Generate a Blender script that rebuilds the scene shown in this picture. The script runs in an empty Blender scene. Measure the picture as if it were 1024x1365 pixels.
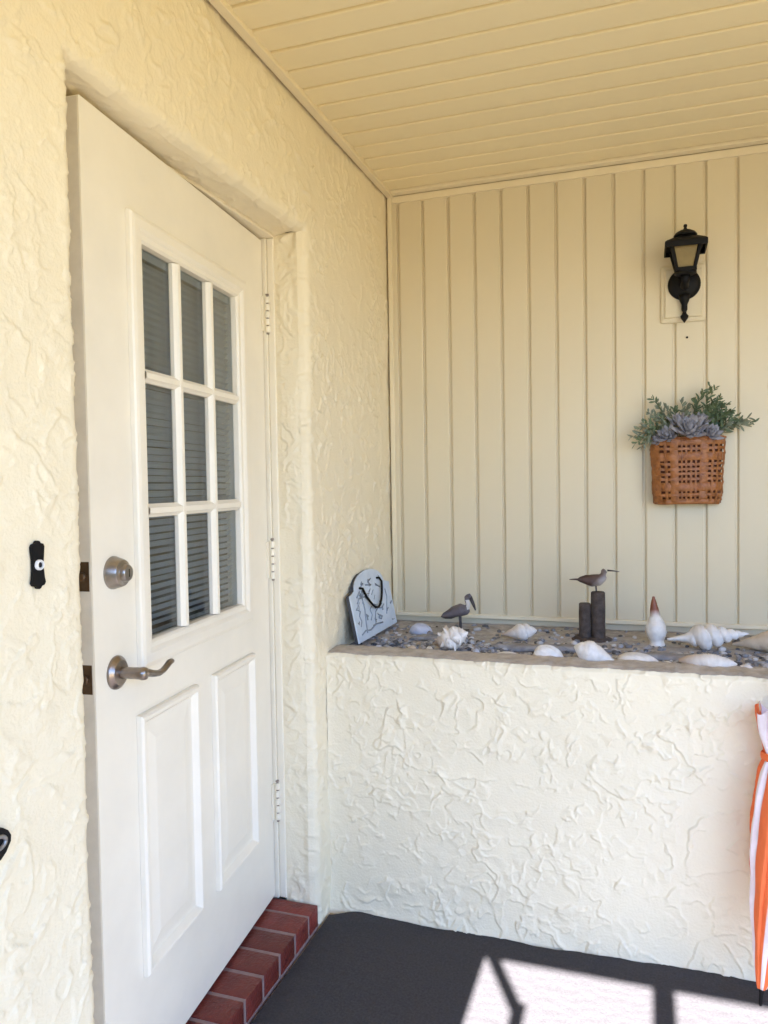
import bpy, bmesh, math, random
import numpy as np
from mathutils import Vector, Matrix

# ------------------------------------------------------------------ camera, sky, sun, exposure
scene = bpy.context.scene
COL = scene.collection
cam_d = bpy.data.cameras.new('camera'); cam = bpy.data.objects.new('camera', cam_d); COL.objects.link(cam)
cam_d.sensor_fit = 'HORIZONTAL'; cam_d.sensor_width = 36.0; cam_d.lens = 36.0 * 1025.49 / 1024.0
cam_d.clip_start = 0.02; cam_d.clip_end = 2000
R_ = Vector((0.94777501, 0.31854236, -0.01591507)); U_ = Vector((0.00378392, 0.03866596, 0.99924503)); F_ = Vector((-0.31891724, 0.94711969, -0.03544129))
cam.matrix_world = Matrix(((R_.x, U_.x, -F_.x, 0.9601), (R_.y, U_.y, -F_.y, -2.9316), (R_.z, U_.z, -F_.z, 1.3611), (0, 0, 0, 1)))
scene.camera = cam

SUN_TAN = 0.879; SUN_AZ = (0.0, -1.0)
EL = math.atan(SUN_TAN / math.hypot(*SUN_AZ))
world = bpy.data.worlds.new('World'); scene.world = world; world.use_nodes = True
wn = world.node_tree; wn.nodes.clear()
sky = wn.nodes.new('ShaderNodeTexSky'); sky.sky_type = 'NISHITA'; sky.sun_disc = False
sky.sun_elevation = EL; sky.sun_rotation = math.atan2(SUN_AZ[0], SUN_AZ[1])
sky.air_density = 1.0; sky.dust_density = 0.3; sky.ozone_density = 3.0
bg = wn.nodes.new('ShaderNodeBackground'); bg.inputs[1].default_value = 0.05
wo = wn.nodes.new('ShaderNodeOutputWorld')
wn.links.new(sky.outputs[0], bg.inputs[0]); wn.links.new(bg.outputs[0], wo.inputs[0])
sun_d = bpy.data.lights.new('sun', 'SUN'); sun_d.energy = 5.0; sun_d.angle = math.radians(0.45); sun_d.color = (1.0, 0.93, 0.80)
sun = bpy.data.objects.new('sun', sun_d); COL.objects.link(sun)
sun.rotation_euler = Vector((SUN_AZ[0], SUN_AZ[1], SUN_TAN)).to_track_quat('Z', 'Y').to_euler()
sun.location = (0.5, -8, 8)
vs = scene.view_settings
vs.view_transform = 'Standard'; vs.look = 'None'; vs.gamma = 1.0; vs.use_curve_mapping = False
vs.exposure = 4.10
WB = (5640, 19)
if WB:
    vs.use_white_balance = True; vs.white_balance_temperature = WB[0]; vs.white_balance_tint = WB[1]
scene.render.engine = 'CYCLES'
scene.cycles.max_bounces = 12; scene.cycles.diffuse_bounces = 8; scene.cycles.glossy_bounces = 4
scene.cycles.transmission_bounces = 6; scene.cycles.transparent_max_bounces = 8
rnd = random.Random(7)

# ------------------------------------------------------------------ materials
MATS = {}
def mat(name, col, rough=0.6, metal=0.0, var=0.0, vscale=6.0, bump=0.0, bscale=80.0, spec=0.5, col2=None, bdetail=4.0, coat=0.0, orand=0.0):
    m = bpy.data.materials.new(name); m.use_nodes = True; MATS[name] = m
    nt = m.node_tree; b = nt.nodes['Principled BSDF']
    b.inputs['Roughness'].default_value = rough; b.inputs['Metallic'].default_value = metal
    b.inputs['Specular IOR Level'].default_value = spec
    if coat: b.inputs['Coat Weight'].default_value = coat
    tc = nt.nodes.new('ShaderNodeTexCoord')
    if var > 0 or col2:
        n = nt.nodes.new('ShaderNodeTexNoise'); n.inputs['Scale'].default_value = vscale; n.inputs['Detail'].default_value = 6; n.inputs['Roughness'].default_value = 0.62
        nt.links.new(tc.outputs['Object'], n.inputs['Vector'])
        r = nt.nodes.new('ShaderNodeValToRGB'); r.color_ramp.elements[0].position = 0.3; r.color_ramp.elements[1].position = 0.72
        c2 = col2 if col2 else tuple(c * (1 - var) for c in col)
        r.color_ramp.elements[0].color = (*c2, 1); r.color_ramp.elements[1].color = (*col, 1)
        nt.links.new(n.outputs['Fac'], r.inputs['Fac']); nt.links.new(r.outputs['Color'], b.inputs['Base Color'])
    else:
        b.inputs['Base Color'].default_value = (*col, 1)
    if orand > 0:
        oi = nt.nodes.new('ShaderNodeObjectInfo'); mr = nt.nodes.new('ShaderNodeMapRange'); mr.inputs['To Min'].default_value = 1 - orand; mr.inputs['To Max'].default_value = 1 + orand
        nt.links.new(oi.outputs['Random'], mr.inputs['Value']); hs = nt.nodes.new('ShaderNodeHueSaturation'); nt.links.new(mr.outputs['Result'], hs.inputs['Value'])
        nt.links.new(b.inputs['Base Color'].links[0].from_socket, hs.inputs['Color']); nt.links.new(hs.outputs['Color'], b.inputs['Base Color'])
    if bump > 0:
        n2 = nt.nodes.new('ShaderNodeTexNoise'); n2.inputs['Scale'].default_value = bscale; n2.inputs['Detail'].default_value = bdetail
        nt.links.new(tc.outputs['Object'], n2.inputs['Vector'])
        bp = nt.nodes.new('ShaderNodeBump'); bp.inputs['Strength'].default_value = 1.0; bp.inputs['Distance'].default_value = bump
        nt.links.new(n2.outputs['Fac'], bp.inputs['Height']); nt.links.new(bp.outputs['Normal'], b.inputs['Normal'])
    return m

def attr_mat(name, attr, c0, c1, rough=0.6, bump=0.0, bscale=60, spec=0.5, mid=None, sharp=False, wear=0.14):
    """colour ramp driven by a per-vertex attribute that belongs to the thing itself (stripe, banding, stone tone)"""
    m = mat(name, c0, rough, bump=bump, bscale=bscale, spec=spec); nt = m.node_tree; b = nt.nodes['Principled BSDF']
    a = nt.nodes.new('ShaderNodeAttribute'); a.attribute_name = attr
    r = nt.nodes.new('ShaderNodeValToRGB'); r.color_ramp.elements[0].color = (*c0, 1); r.color_ramp.elements[1].color = (*c1, 1)
    if sharp: r.color_ramp.elements[0].position = 0.44; r.color_ramp.elements[1].position = 0.56
    if mid:
        e = r.color_ramp.elements.new(0.5); e.color = (*mid, 1)
    nt.links.new(a.outputs['Fac'], r.inputs['Fac'])
    nz = nt.nodes.new('ShaderNodeTexNoise'); nz.inputs['Scale'].default_value = 55; nz.inputs['Detail'].default_value = 6
    tc2 = nt.nodes.new('ShaderNodeTexCoord'); nt.links.new(tc2.outputs['Object'], nz.inputs['Vector'])
    mr = nt.nodes.new('ShaderNodeMapRange'); mr.inputs['From Min'].default_value = 0.3; mr.inputs['From Max'].default_value = 0.6; mr.inputs['To Min'].default_value = 1 - wear; mr.inputs['To Max'].default_value = 1.0
    nt.links.new(nz.outputs['Fac'], mr.inputs['Value']); hs = nt.nodes.new('ShaderNodeHueSaturation'); nt.links.new(mr.outputs['Result'], hs.inputs['Value'])
    nt.links.new(r.outputs['Color'], hs.inputs['Color']); nt.links.new(hs.outputs['Color'], b.inputs['Base Color'])
    return m

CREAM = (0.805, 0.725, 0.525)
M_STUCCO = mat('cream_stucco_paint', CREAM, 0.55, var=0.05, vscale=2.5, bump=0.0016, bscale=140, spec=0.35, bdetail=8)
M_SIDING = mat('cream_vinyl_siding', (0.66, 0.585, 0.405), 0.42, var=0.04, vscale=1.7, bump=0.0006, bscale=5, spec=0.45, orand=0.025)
M_CEIL = mat('cream_vinyl_ceiling', (0.80, 0.705, 0.45), 0.45, var=0.03, vscale=1.5, bump=0.0005, bscale=5, spec=0.4, orand=0.02)
M_TRIM = mat('cream_trim', (0.77, 0.685, 0.48), 0.42, var=0.05, vscale=8)
M_DOOR = mat('off_white_door_paint', (0.83, 0.775, 0.635), 0.36, var=0.085, vscale=5, bump=0.0006, bscale=22, spec=0.5, bdetail=8)
M_JAMB = mat('cream_jamb_paint', (0.80, 0.735, 0.575), 0.4, var=0.06, vscale=12, bump=0.0004, bscale=40)
M_BRASS = mat('dull_brown_latch_metal', (0.12, 0.075, 0.04), 0.5, 0.7, var=0.4, vscale=40)
M_NICKEL = mat('aged_nickel', (0.42, 0.38, 0.34), 0.33, 1.0, var=0.25, vscale=25)
M_BRONZE = mat('worn_bronze_nickel', (0.36, 0.31, 0.27), 0.32, 1.0, var=0.35, vscale=30)
M_BRICK = mat('dark_red_painted_brick', (0.19, 0.036, 0.026), 0.42, var=0.45, vscale=22, bump=0.003, bscale=90, spec=0.35, bdetail=8, orand=0.22)
M_MORTAR = mat('grey_pink_mortar', (0.29, 0.20, 0.18), 0.9, var=0.3, vscale=40, bump=0.001, bscale=120)
M_CARPET = mat('charcoal_outdoor_carpet', (0.068, 0.064, 0.063), 0.95, col2=(0.046, 0.043, 0.043), vscale=150, bump=0.0014, bscale=300, spec=0.1)
M_CONC = mat('bare_concrete', (0.60, 0.55, 0.48), 0.9, col2=(0.36, 0.325, 0.285), vscale=22, bump=0.003, bscale=60, spec=0.2)
M_SOIL = mat('sandy_grey_fill', (0.52, 0.495, 0.47), 0.95, col2=(0.27, 0.255, 0.24), vscale=30, bump=0.004, bscale=90, spec=0.1)
M_BLACK = mat('black_painted_metal', (0.005, 0.005, 0.006), 0.55, 0.0, spec=0.2, var=0.4, vscale=50, bump=0.0006, bscale=90)
M_WHITEPL = mat('white_plastic', (0.8, 0.8, 0.78), 0.3)
M_GREYMET = mat('grey_metal', (0.3, 0.3, 0.3), 0.4, 0.8)
M_SLAT = mat('grey_blind_slat', (0.40, 0.44, 0.47), 0.5)
M_ROOM = mat('interior_paint', (0.30, 0.28, 0.25), 0.8, var=0.05)
M_FRAMEW = mat('white_porch_metal', (0.75, 0.73, 0.68), 0.45, var=0.05)
M_GREYWOOD = mat('weathered_piling', (0.095, 0.072, 0.058), 0.85, col2=(0.03, 0.022, 0.018), vscale=45, bump=0.004, bscale=70)
M_ORANGE = (0.80, 0.16, 0.035)

def glass_mat():
    m = bpy.data.materials.new('window_glass'); m.use_nodes = True; b = m.node_tree.nodes['Principled BSDF']
    b.inputs['Base Color'].default_value = (0.72, 0.77, 0.78, 1); b.inputs['Roughness'].default_value = 0.03
    b.inputs['Transmission Weight'].default_value = 1.0; b.inputs['IOR'].default_value = 1.45
    return m
M_GLASS = glass_mat()
M_AMBER = mat('amber_frosted_glass', (0.27, 0.20, 0.075), 0.3, var=0.25, vscale=18)

# ------------------------------------------------------------------ numpy noise
def perlin(x, y, seed=0):
    rs = np.random.RandomState(seed); perm = rs.permutation(256); perm = np.concatenate([perm, perm])
    ang = rs.rand(256) * 2 * np.pi; gx = np.cos(ang); gy = np.sin(ang)
    xi = np.floor(x).astype(int); yi = np.floor(y).astype(int); xf = x - xi; yf = y - yi
    u = xf * xf * xf * (xf * (xf * 6 - 15) + 10); v = yf * yf * yf * (yf * (yf * 6 - 15) + 10)
    def g(ix, iy, dx, dy):
        h = perm[(perm[ix & 255] + iy) & 255]
        return gx[h] * dx + gy[h] * dy
    a = g(xi, yi, xf, yf); b = g(xi + 1, yi, xf - 1, yf); c = g(xi, yi + 1, xf, yf - 1); d = g(xi + 1, yi + 1, xf - 1, yf - 1)
    return ((a * (1 - u) + b * u) * (1 - v) + (c * (1 - u) + d * u) * v) * 1.5

def sstep(a, b, x):
    t = np.clip((x - a) / (b - a), 0, 1); return t * t * (3 - 2 * t)

def stucco(a, b, seed=0, dens=0.0, amp=1.0):
    """skip-trowel plaster relief in metres: torn ridges and curls, steep on one side, fading on the other, between smooth passes"""
    wa = a + 0.034 * perlin(a * 7, b * 7, seed + 1) + 0.009 * perlin(a * 29, b * 29, seed + 2)
    wb = b + 0.034 * perlin(a * 7, b * 7, seed + 3) + 0.009 * perlin(a * 29, b * 29, seed + 4)
    h = 0.0050 * perlin(a * 2.1, b * 2.1, seed + 5) + 0.0018 * perlin(a * 6, b * 6, seed + 6) + 0.0005 * perlin(a * 24, b * 24, seed + 7)
    for k, (s, am, lev, st) in enumerate([(4.2, 0.0036, 0.10, 1.0), (5.0, 0.0034, -0.32, 1.6), (9.5, 0.0034, 0.05, 0.7), (17.0, 0.0026, 0.15, 1.0), (12.0, 0.0030, -0.25, 1.4), (24.0, 0.0022, 0.1, 0.9), (7.0, 0.0034, 0.33, 1.2)]):
        f = perlin(wa * s, wb * s * st, seed + 20 + k) + 0.40 * perlin(wa * s * 2.3, wb * s * 2.3, seed + 30 + k)
        m = sstep(0.08 - dens, 0.34 - dens, 0.7 * perlin(a * 3.2 + k, b * 3.2, seed + 40 + k) + 0.70 * perlin(a * 15, b * 15 + k, seed + 50 + k))
        dist = (f - lev) / (s * 1.5)
        e = np.where(dist > 0, 0.72 * np.exp(-dist / 0.026) + 0.28 * np.exp(-dist / 0.0040), np.exp(dist / 0.0008))
        h = h + am * m * e * amp
    return h

# ------------------------------------------------------------------ mesh helpers
class MB:
    def __init__(self): self.v = []; self.f = []; self.a = []
    def add(self, verts, faces, attr=None):
        o = len(self.v); self.v.extend([tuple(map(float, p)) for p in verts]); self.f.extend([tuple(i + o for i in f) for f in faces])
        self.a.extend(attr if attr is not None else [0.0] * len(verts)); return self
    def box(self, x0, x1, y0, y1, z0, z1):
        return self.add([(x0, y0, z0), (x1, y0, z0), (x1, y1, z0), (x0, y1, z0), (x0, y0, z1), (x1, y0, z1), (x1, y1, z1), (x0, y1, z1)],
                        [(0, 3, 2, 1), (4, 5, 6, 7), (0, 1, 5, 4), (1, 2, 6, 5), (2, 3, 7, 6), (3, 0, 4, 7)])
    def cbox(self, x0, x1, y0, y1, z0, z1, c):
        """box with chamfered edges"""
        bm = bmesh.new(); bmesh.ops.create_cube(bm, size=1)
        for v in bm.verts: v.co = Vector(((x0 + x1) / 2 + v.co.x * (x1 - x0), (y0 + y1) / 2 + v.co.y * (y1 - y0), (z0 + z1) / 2 + v.co.z * (z1 - z0)))
        bmesh.ops.bevel(bm, geom=bm.edges[:], offset=c, segments=2, profile=0.5, affect='EDGES')
        bm.verts.index_update()
        self.add([v.co[:] for v in bm.verts], [[v.index for v in f.verts] for f in bm.faces]); bm.free(); return self
    def lathe(self, prof, origin=(0, 0, 0), axis=(0, 0, 1), seg=24, squash=(1, 1)):
        """prof: (radius, height) pairs along axis"""
        ax = Vector(axis).normalized(); t = Vector((1, 0, 0)) if abs(ax.x) < 0.9 else Vector((0, 1, 0))
        e1 = (t - ax * t.dot(ax)).normalized(); e2 = ax.cross(e1); O = Vector(origin)
        V = []; Fc = []
        for r, h in prof:
            for k in range(seg):
                an = 2 * math.pi * k / seg
                V.append(O + ax * h + e1 * (r * math.cos(an) * squash[0]) + e2 * (r * math.sin(an) * squash[1]))
        n = len(prof)
        for i in range(n - 1):
            for k in range(seg):
                k2 = (k + 1) % seg; Fc.append((i * seg + k, i * seg + k2, (i + 1) * seg + k2, (i + 1) * seg + k))
        Fc.append(tuple(range(seg - 1, -1, -1))); Fc.append(tuple((n - 1) * seg + k for k in range(seg)))
        return self.add(V, Fc)
    def tube(self, pts, rad, seg=8, flat=(1, 1), up=None):
        pts = [Vector(p) for p in pts]; n = len(pts)
        rad = rad if isinstance(rad, (list, tuple)) else [rad] * n
        V = []; Fc = []; e1 = None
        for i, p in enumerate(pts):
            t = (pts[min(i + 1, n - 1)] - pts[max(i - 1, 0)]).normalized()
            if e1 is None:
                g = Vector(up) if up else (Vector((0, 0, 1)) if abs(t.z) < 0.9 else Vector((1, 0, 0)))
            else: g = e1
            e1 = (g - t * g.dot(t)).normalized(); e2 = t.cross(e1)
            for k in range(seg):
                an = 2 * math.pi * k / seg; V.append(p + e1 * (rad[i] * flat[0] * math.cos(an)) + e2 * (rad[i] * flat[1] * math.sin(an)))
        for i in range(n - 1):
            for k in range(seg):
                k2 = (k + 1) % seg; Fc.append((i * seg + k, i * seg + k2, (i + 1) * seg + k2, (i + 1) * seg + k))
        Fc.append(tuple(range(seg - 1, -1, -1))); Fc.append(tuple((n - 1) * seg + k for k in range(seg)))
        return self.add(V, Fc)
    def ring(self, x0, x1, z0, z1, prof, cap=False):
        """mitred rectangular moulding in the XZ plane, prof = (inset, out) with out along +Y"""
        V = []; Fc = []
        for ins, o in prof: V += [(x0 + ins, o, z0 + ins), (x1 - ins, o, z0 + ins), (x1 - ins, o, z1 - ins), (x0 + ins, o, z1 - ins)]
        for i in range(len(prof) - 1):
            for k in range(4):
                k2 = (k + 1) % 4; Fc.append((i * 4 + k, i * 4 + k2, (i + 1) * 4 + k2, (i + 1) * 4 + k)[::-1])
        if cap: b = (len(prof) - 1) * 4; Fc.append((b + 3, b + 2, b + 1, b))
        return self.add(V, Fc)
    def prism(self, outline, y0, y1):
        """outline in XZ, extruded along Y"""
        n = len(outline); V = [(x, y0, z) for x, z in outline] + [(x, y1, z) for x, z in outline]
        Fc = [tuple(range(n)), tuple(range(2 * n - 1, n - 1, -1))] + [(k, n + k, n + (k + 1) % n, (k + 1) % n) for k in range(n)]
        return self.add(V, Fc)
    def mesh(self, name, m, smooth=False, attr=None, angle=None):
        me = bpy.data.meshes.new(name); me.from_pydata(self.v, [], self.f); me.update()
        bm = bmesh.new(); bm.from_mesh(me); bmesh.ops.recalc_face_normals(bm, faces=bm.faces[:]); bm.to_mesh(me); bm.free()
        if m: me.materials.append(m)
        if attr:
            at = me.attributes.new(attr, 'FLOAT', 'POINT'); at.data.foreach_set('value', self.a)
        if smooth:
            me.polygons.foreach_set('use_smooth', [True] * len(me.polygons))
            if angle is not None: me.set_sharp_from_angle(angle=math.radians(angle))
        return me
    def build(self, name, m, parent=None, smooth=False, attr=None, angle=None, loc=None):
        return link(name, self.mesh(name, m, smooth, attr, angle), parent, loc)

def link(name, me, parent=None, loc=None):
    o = bpy.data.objects.new(name, me); COL.objects.link(o)
    if parent: o.parent = parent
    if loc: o.location = loc
    return o
def tag(o, label=None, cat=None, group=None, kind=None):
    if label: o['label'] = label
    if cat: o['category'] = cat
    if group: o['group'] = group
    if kind: o['kind'] = kind
    return o
def thing(name, loc, label, cat, group=None, rz=0.0, kind=None):
    o = bpy.data.objects.new(name, None); COL.objects.link(o); o.location = loc; o.rotation_euler = (0, 0, rz); o.empty_display_size = 0.05
    return tag(o, label, cat, group, kind)

def fast_mesh(name, V, Q, m, smooth=True):
    me = bpy.data.meshes.new(name); V = np.asarray(V, np.float32).reshape(-1, 3); Q = np.asarray(Q, np.int32).reshape(-1, 4)
    me.vertices.add(len(V)); me.vertices.foreach_set('co', V.ravel())
    me.loops.add(Q.size); me.loops.foreach_set('vertex_index', Q.ravel())
    me.polygons.add(len(Q)); me.polygons.foreach_set('loop_start', np.arange(0, Q.size, 4, dtype=np.int32))
    me.update(calc_edges=True); me.validate()
    if smooth: me.polygons.foreach_set('use_smooth', np.ones(len(me.polygons), bool))
    me.materials.append(m); return me
def grid_quads(n, k, mask=None, off=0, flip=False):
    i, j = np.meshgrid(np.arange(n - 1), np.arange(k - 1), indexing='ij')
    a = i * k + j; Q = np.stack([a, a + k, a + k + 1, a + 1], -1)
    if flip: Q = Q[..., ::-1]
    Q = Q[mask] if mask is not None else Q.reshape(-1, 4)
    return Q + off

# ------------------------------------------------------------------ constants of the place (metres)
H = 2.5; DP = 0.677; HP = 0.8275; YR = -0.786; YL = -1.787; ZL = 2.128; YFRONT = -3.36; XEND = 2.45
RB = 0.026; RDEP = 0.105

# ------------------------------------------------------------------ ground and porch floor
g = MB().add([(-600, -600, -0.16), (600, -600, -0.16), (600, 600, -0.16), (-600, 600, -0.16)], [(0, 1, 2, 3)])
M_LAWN = mat('dry_lawn', (0.16, 0.12, 0.035), 0.95, col2=(0.09, 0.075, 0.022), vscale=3, bump=0.02, bscale=40, spec=0.1)
tag(g.build('ground', M_LAWN), kind='structure')
M_WALK = mat('tan_paver_walk', (0.44, 0.32, 0.17), 0.85, var=0.2, vscale=2.5, bump=0.002, bscale=80)
tag(MB().box(-4, 7, -4.7, YFRONT - 0.14, -0.156, -0.10).build('driveway', M_WALK), kind='structure')
tag(MB().box(0.0, XEND + 0.1, YFRONT - 0.13, 0.12, -0.155, -0.012).build('porch_slab', M_WALK), kind='structure')

# carpet: one thin sheet with a slightly lifted, uneven edge along the planter
nx, ny = 330, 330
xs = np.linspace(0.012, XEND, nx); ys = np.concatenate([np.linspace(YFRONT - 0.10, -1.3, 90), np.linspace(-1.293, -DP - 0.004, ny - 90)])
X, Y = np.meshgrid(xs, ys, indexing='ij')
edge = 0.006 * perlin(X * 4.0, X * 0 + 0.5, 61) + 0.004 * perlin(X * 17, X * 0 + 0.5, 62) - 0.010
corner = 0.035 * np.exp(-((X - 0.012) / 0.05) ** 2)
w = sstep(-1.0, -DP, Y)
Yc = Y + (edge - corner) * w
Z = 0.0015 * perlin(X * 3, Y * 3, 63) + 0.0012 * perlin(X * 40, Y * 40, 64) + 0.006 * np.exp(-((Y + DP) / 0.03) ** 2) * (0.5 + perlin(X * 5, Y * 0 + .3, 65)) - 0.001
tag(link('porch_carpet', fast_mesh('porch_carpet', np.stack([X, Yc, Z], -1), grid_quads(nx, ny), M_CARPET)), kind='structure')

# ------------------------------------------------------------------ stucco house wall (x = 0) with the door opening
def uniq(a): return np.unique(np.round(a, 5))
ys = uniq(np.concatenate([np.arange(YFRONT - 0.10, -2.15, 0.03), np.arange(-2.15, YL - RB, 0.0034), np.linspace(YL - RB, YL, 7), np.arange(YL + .004, YR - 0.002, 0.0040), np.linspace(YR, YR + RB, 7), np.arange(YR + RB + 0.003, 0.012, 0.0036), [0.06]]))
zs = uniq(np.concatenate([np.arange(-0.02, ZL - 0.002, 0.0036), np.linspace(ZL, ZL + RB, 7), np.arange(ZL + RB + .003, H + 0.03, 0.0036)]))
Y, Z = np.meshgrid(ys, zs, indexing='ij')
DENS = 0.02
def rev_h(y, z, S): return wall_h(y, z) * (1 - sstep(0, 0.02, S)) + stucco(y * 1.0, z, 140, 0.16, 1.25) * sstep(0, 0.02, S)
def wall_h(y, z): return stucco(y, z, 100, DENS + 0.05 * np.sin(y * 5) - 0.05 * sstep(1.6, 2.3, z), 1.2)
hgt = wall_h(Y, Z)
dy = np.where(Y < YL, YL - Y, np.where(Y > YR, Y - YR, 0.0)); dz = np.maximum(Z - ZL, 0.0)
d = np.hypot(dy, dz)
rr = RB * (1 + 0.25 * perlin(Y * 6 + Z * 6, Y * 2, 71))
t = np.clip(d / RB, 0, 1); th = np.arccos(np.clip(t, 0, 1))          # 0 on the flat face, 90 deg at the opening edge
X = -RB * (1 - np.sqrt(np.clip(1 - (1 - t) ** 2, 0, 1)))
gy = np.where(d > 1e-6, np.where(Y < YL, 1.0, -1.0) * dy / np.maximum(d, 1e-6), np.where(Y <= YL + 1e-4, 1.0, np.where(Y >= YR - 1e-4, -1.0, 0.0)) * (Z < ZL + 1e-4))
gz = np.where(d > 1e-6, -dz / np.maximum(d, 1e-6), -1.0 * (np.abs(Z - ZL) < 1e-4) * ((Y > YL + 1e-4) & (Y < YR - 1e-4)))
hh = np.where(d > RB, hgt, np.clip(hgt, -0.006, 0.006))
P = np.stack([X + hh * np.cos(th), Y + hh * np.sin(th) * gy, Z + hh * np.sin(th) * gz], -1)
# keep the wall behind the planter top and under the soffit trim flush
yc = (ys[:-1] + ys[1:]) / 2; zc = (zs[:-1] + zs[1:]) / 2
YC, ZC = np.meshgrid(yc, zc, indexing='ij'); keep = ~((YC > YL) & (YC < YR) & (ZC < ZL))
V = [P.reshape(-1, 3)]; Q = [grid_quads(len(ys), len(zs), keep)]; off = P.shape[0] * P.shape[1]
ss = np.linspace(0, RDEP - RB, 22)
zz = zs[zs <= ZL + 1e-5]
for side, y0 in ((1, YL), (-1, YR)):
    S, Zr = np.meshgrid(ss, zz, indexing='ij')
    hv = np.clip(rev_h(y0 + side * S, Zr, S), -.006, .006)
    hv = hv * np.where(S > 0.06, np.clip((RDEP - RB - S) / 0.02, 0.2, 1), 1)
    Pp = np.stack([-RB - S, y0 + side * hv, Zr], -1); V.append(Pp.reshape(-1, 3)); Q.append(grid_quads(len(ss), len(zz), None, off, side < 0)); off += Pp.shape[0] * Pp.shape[1]
yy = ys[(ys >= YL - 1e-5) & (ys <= YR + 1e-5)]; yy = uniq(np.concatenate([[YL], np.arange(YL, YR, 0.005), [YR]]))
S, Yr = np.meshgrid(ss, yy, indexing='ij')
hv = np.clip(rev_h(Yr, ZL - S, S), -.006, .006)
Pp = np.stack([-RB - S, Yr, ZL - hv], -1); V.append(Pp.reshape(-1, 3)); Q.append(grid_quads(len(ss), len(yy), None, off, True))
wall = thing('stucco_wall', (0, -1.6, 0), 'cream stucco house wall with a recessed opening that holds the door', 'wall')
me = fast_mesh('plaster', np.concatenate(V) - np.array([0, -1.6, 0]), np.concatenate(Q), M_STUCCO)
link('plaster', me, wall)

# room behind the wall
rm = thing('interior_room', (-1.6, -1.6, 0), None, None, kind='structure')
b = MB(); x0, x1, y0, y1, z0, z1 = -3.2, -0.03, YFRONT - .1, 0.1, 0.0, 2.48
b.add([(x0, y0, z0), (x1, y0, z0), (x1, y1, z0), (x0, y1, z0), (x0, y0, z1), (x1, y0, z1), (x1, y1, z1), (x0, y1, z1)], [(0, 1, 2, 3), (4, 7, 6, 5), (0, 4, 5, 1), (2, 6, 7, 3), (3, 7, 4, 0)])
b.v = [(x + 1.6, y + 1.6, z) for x, y, z in b.v]; b.build('room_walls', M_ROOM, rm)

# ------------------------------------------------------------------ vertical vinyl siding on the end wall (y = 0)
S0 = 0.0494; S = 0.102
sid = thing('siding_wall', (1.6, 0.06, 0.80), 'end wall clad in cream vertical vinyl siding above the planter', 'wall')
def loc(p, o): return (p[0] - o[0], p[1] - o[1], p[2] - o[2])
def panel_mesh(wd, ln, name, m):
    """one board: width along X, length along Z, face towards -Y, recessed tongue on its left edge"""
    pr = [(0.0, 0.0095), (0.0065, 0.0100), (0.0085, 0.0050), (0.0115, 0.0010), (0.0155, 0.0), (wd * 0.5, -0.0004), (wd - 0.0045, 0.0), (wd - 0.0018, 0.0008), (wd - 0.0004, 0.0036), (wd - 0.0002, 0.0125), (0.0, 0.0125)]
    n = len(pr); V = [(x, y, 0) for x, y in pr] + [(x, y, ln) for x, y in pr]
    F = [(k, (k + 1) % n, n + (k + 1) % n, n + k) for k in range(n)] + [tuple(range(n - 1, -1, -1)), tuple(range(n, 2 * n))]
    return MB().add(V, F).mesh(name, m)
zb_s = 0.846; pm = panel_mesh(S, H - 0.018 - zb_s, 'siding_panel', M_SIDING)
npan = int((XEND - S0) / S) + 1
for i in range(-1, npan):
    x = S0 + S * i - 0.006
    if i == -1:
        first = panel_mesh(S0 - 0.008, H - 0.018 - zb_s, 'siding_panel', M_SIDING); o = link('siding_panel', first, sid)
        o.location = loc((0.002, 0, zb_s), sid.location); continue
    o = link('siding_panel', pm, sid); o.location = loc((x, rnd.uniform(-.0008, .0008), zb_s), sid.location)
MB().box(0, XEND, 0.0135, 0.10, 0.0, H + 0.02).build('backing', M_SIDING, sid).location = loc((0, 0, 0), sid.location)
# J-channels
def trim(parent, name, bx, c=0.002, m=M_TRIM):
    b = MB().cbox(*bx, c); b.v = [loc(p, parent.location) for p in b.v]; return b.build(name, m, parent)
trim(sid, 'top_channel', (0.027, XEND, -0.009, 0.013, H - 0.034, H - 0.0075))
trim(sid, 'bottom_channel', (0.027, XEND, -0.010, 0.013, 0.838, 0.853))
trim(sid, 'corner_channel', (0.0095, 0.0265, -0.011, 0.013, 0.838, H - 0.0075))
# raised block the lantern is screwed to
b = MB().cbox(1.022, 1.172, -0.012, 0.004, 1.915, 2.115, 0.0078); b.cbox(1.036, 1.158, -0.0205, -0.006, 1.931, 2.099, 0.004)
b.v = [loc(p, sid.location) for p in b.v]; b.build('mounting_block', M_SIDING, sid)

# ------------------------------------------------------------------ ceiling of vinyl planks
ceil = thing('porch_ceiling', (1.6, -1.6, H), None, None, kind='structure')
pc = panel_mesh(S, XEND - 0.03, 'ceiling_plank', M_CEIL)
k = 0; y = -0.044
while y > YFRONT:
    o = link('ceiling_plank', pc, ceil)
    # board length along world X, width along world Y, face down
    o.matrix_local = Matrix.Translation((0.028 - 1.6, y + 1.6 + 0.006, 0.002 + rnd.uniform(-.0006, .0006))) @ Matrix(((0, 0, 1, 0), (-1, 0, 0, 0), (0, 1, 0, 0), (0, 0, 0, 1)))
    y -= S; k += 1
trim(ceil, 'wall_channel', (0.0095, 0.035, YFRONT, -0.004, H - 0.012, H + 0.010))
trim(ceil, 'end_channel', (0.0355, XEND, -0.044, -0.0095, H - 0.0072, H + 0.006))
rf = MB().box(-3.3, XEND + 0.35, YFRONT - 0.0, 0.15, H + 0.0185, H + 0.18)
tag(rf.build('porch_roof', M_FRAMEW), 'flat roof deck over the porch ceiling planks', 'roof')

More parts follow.
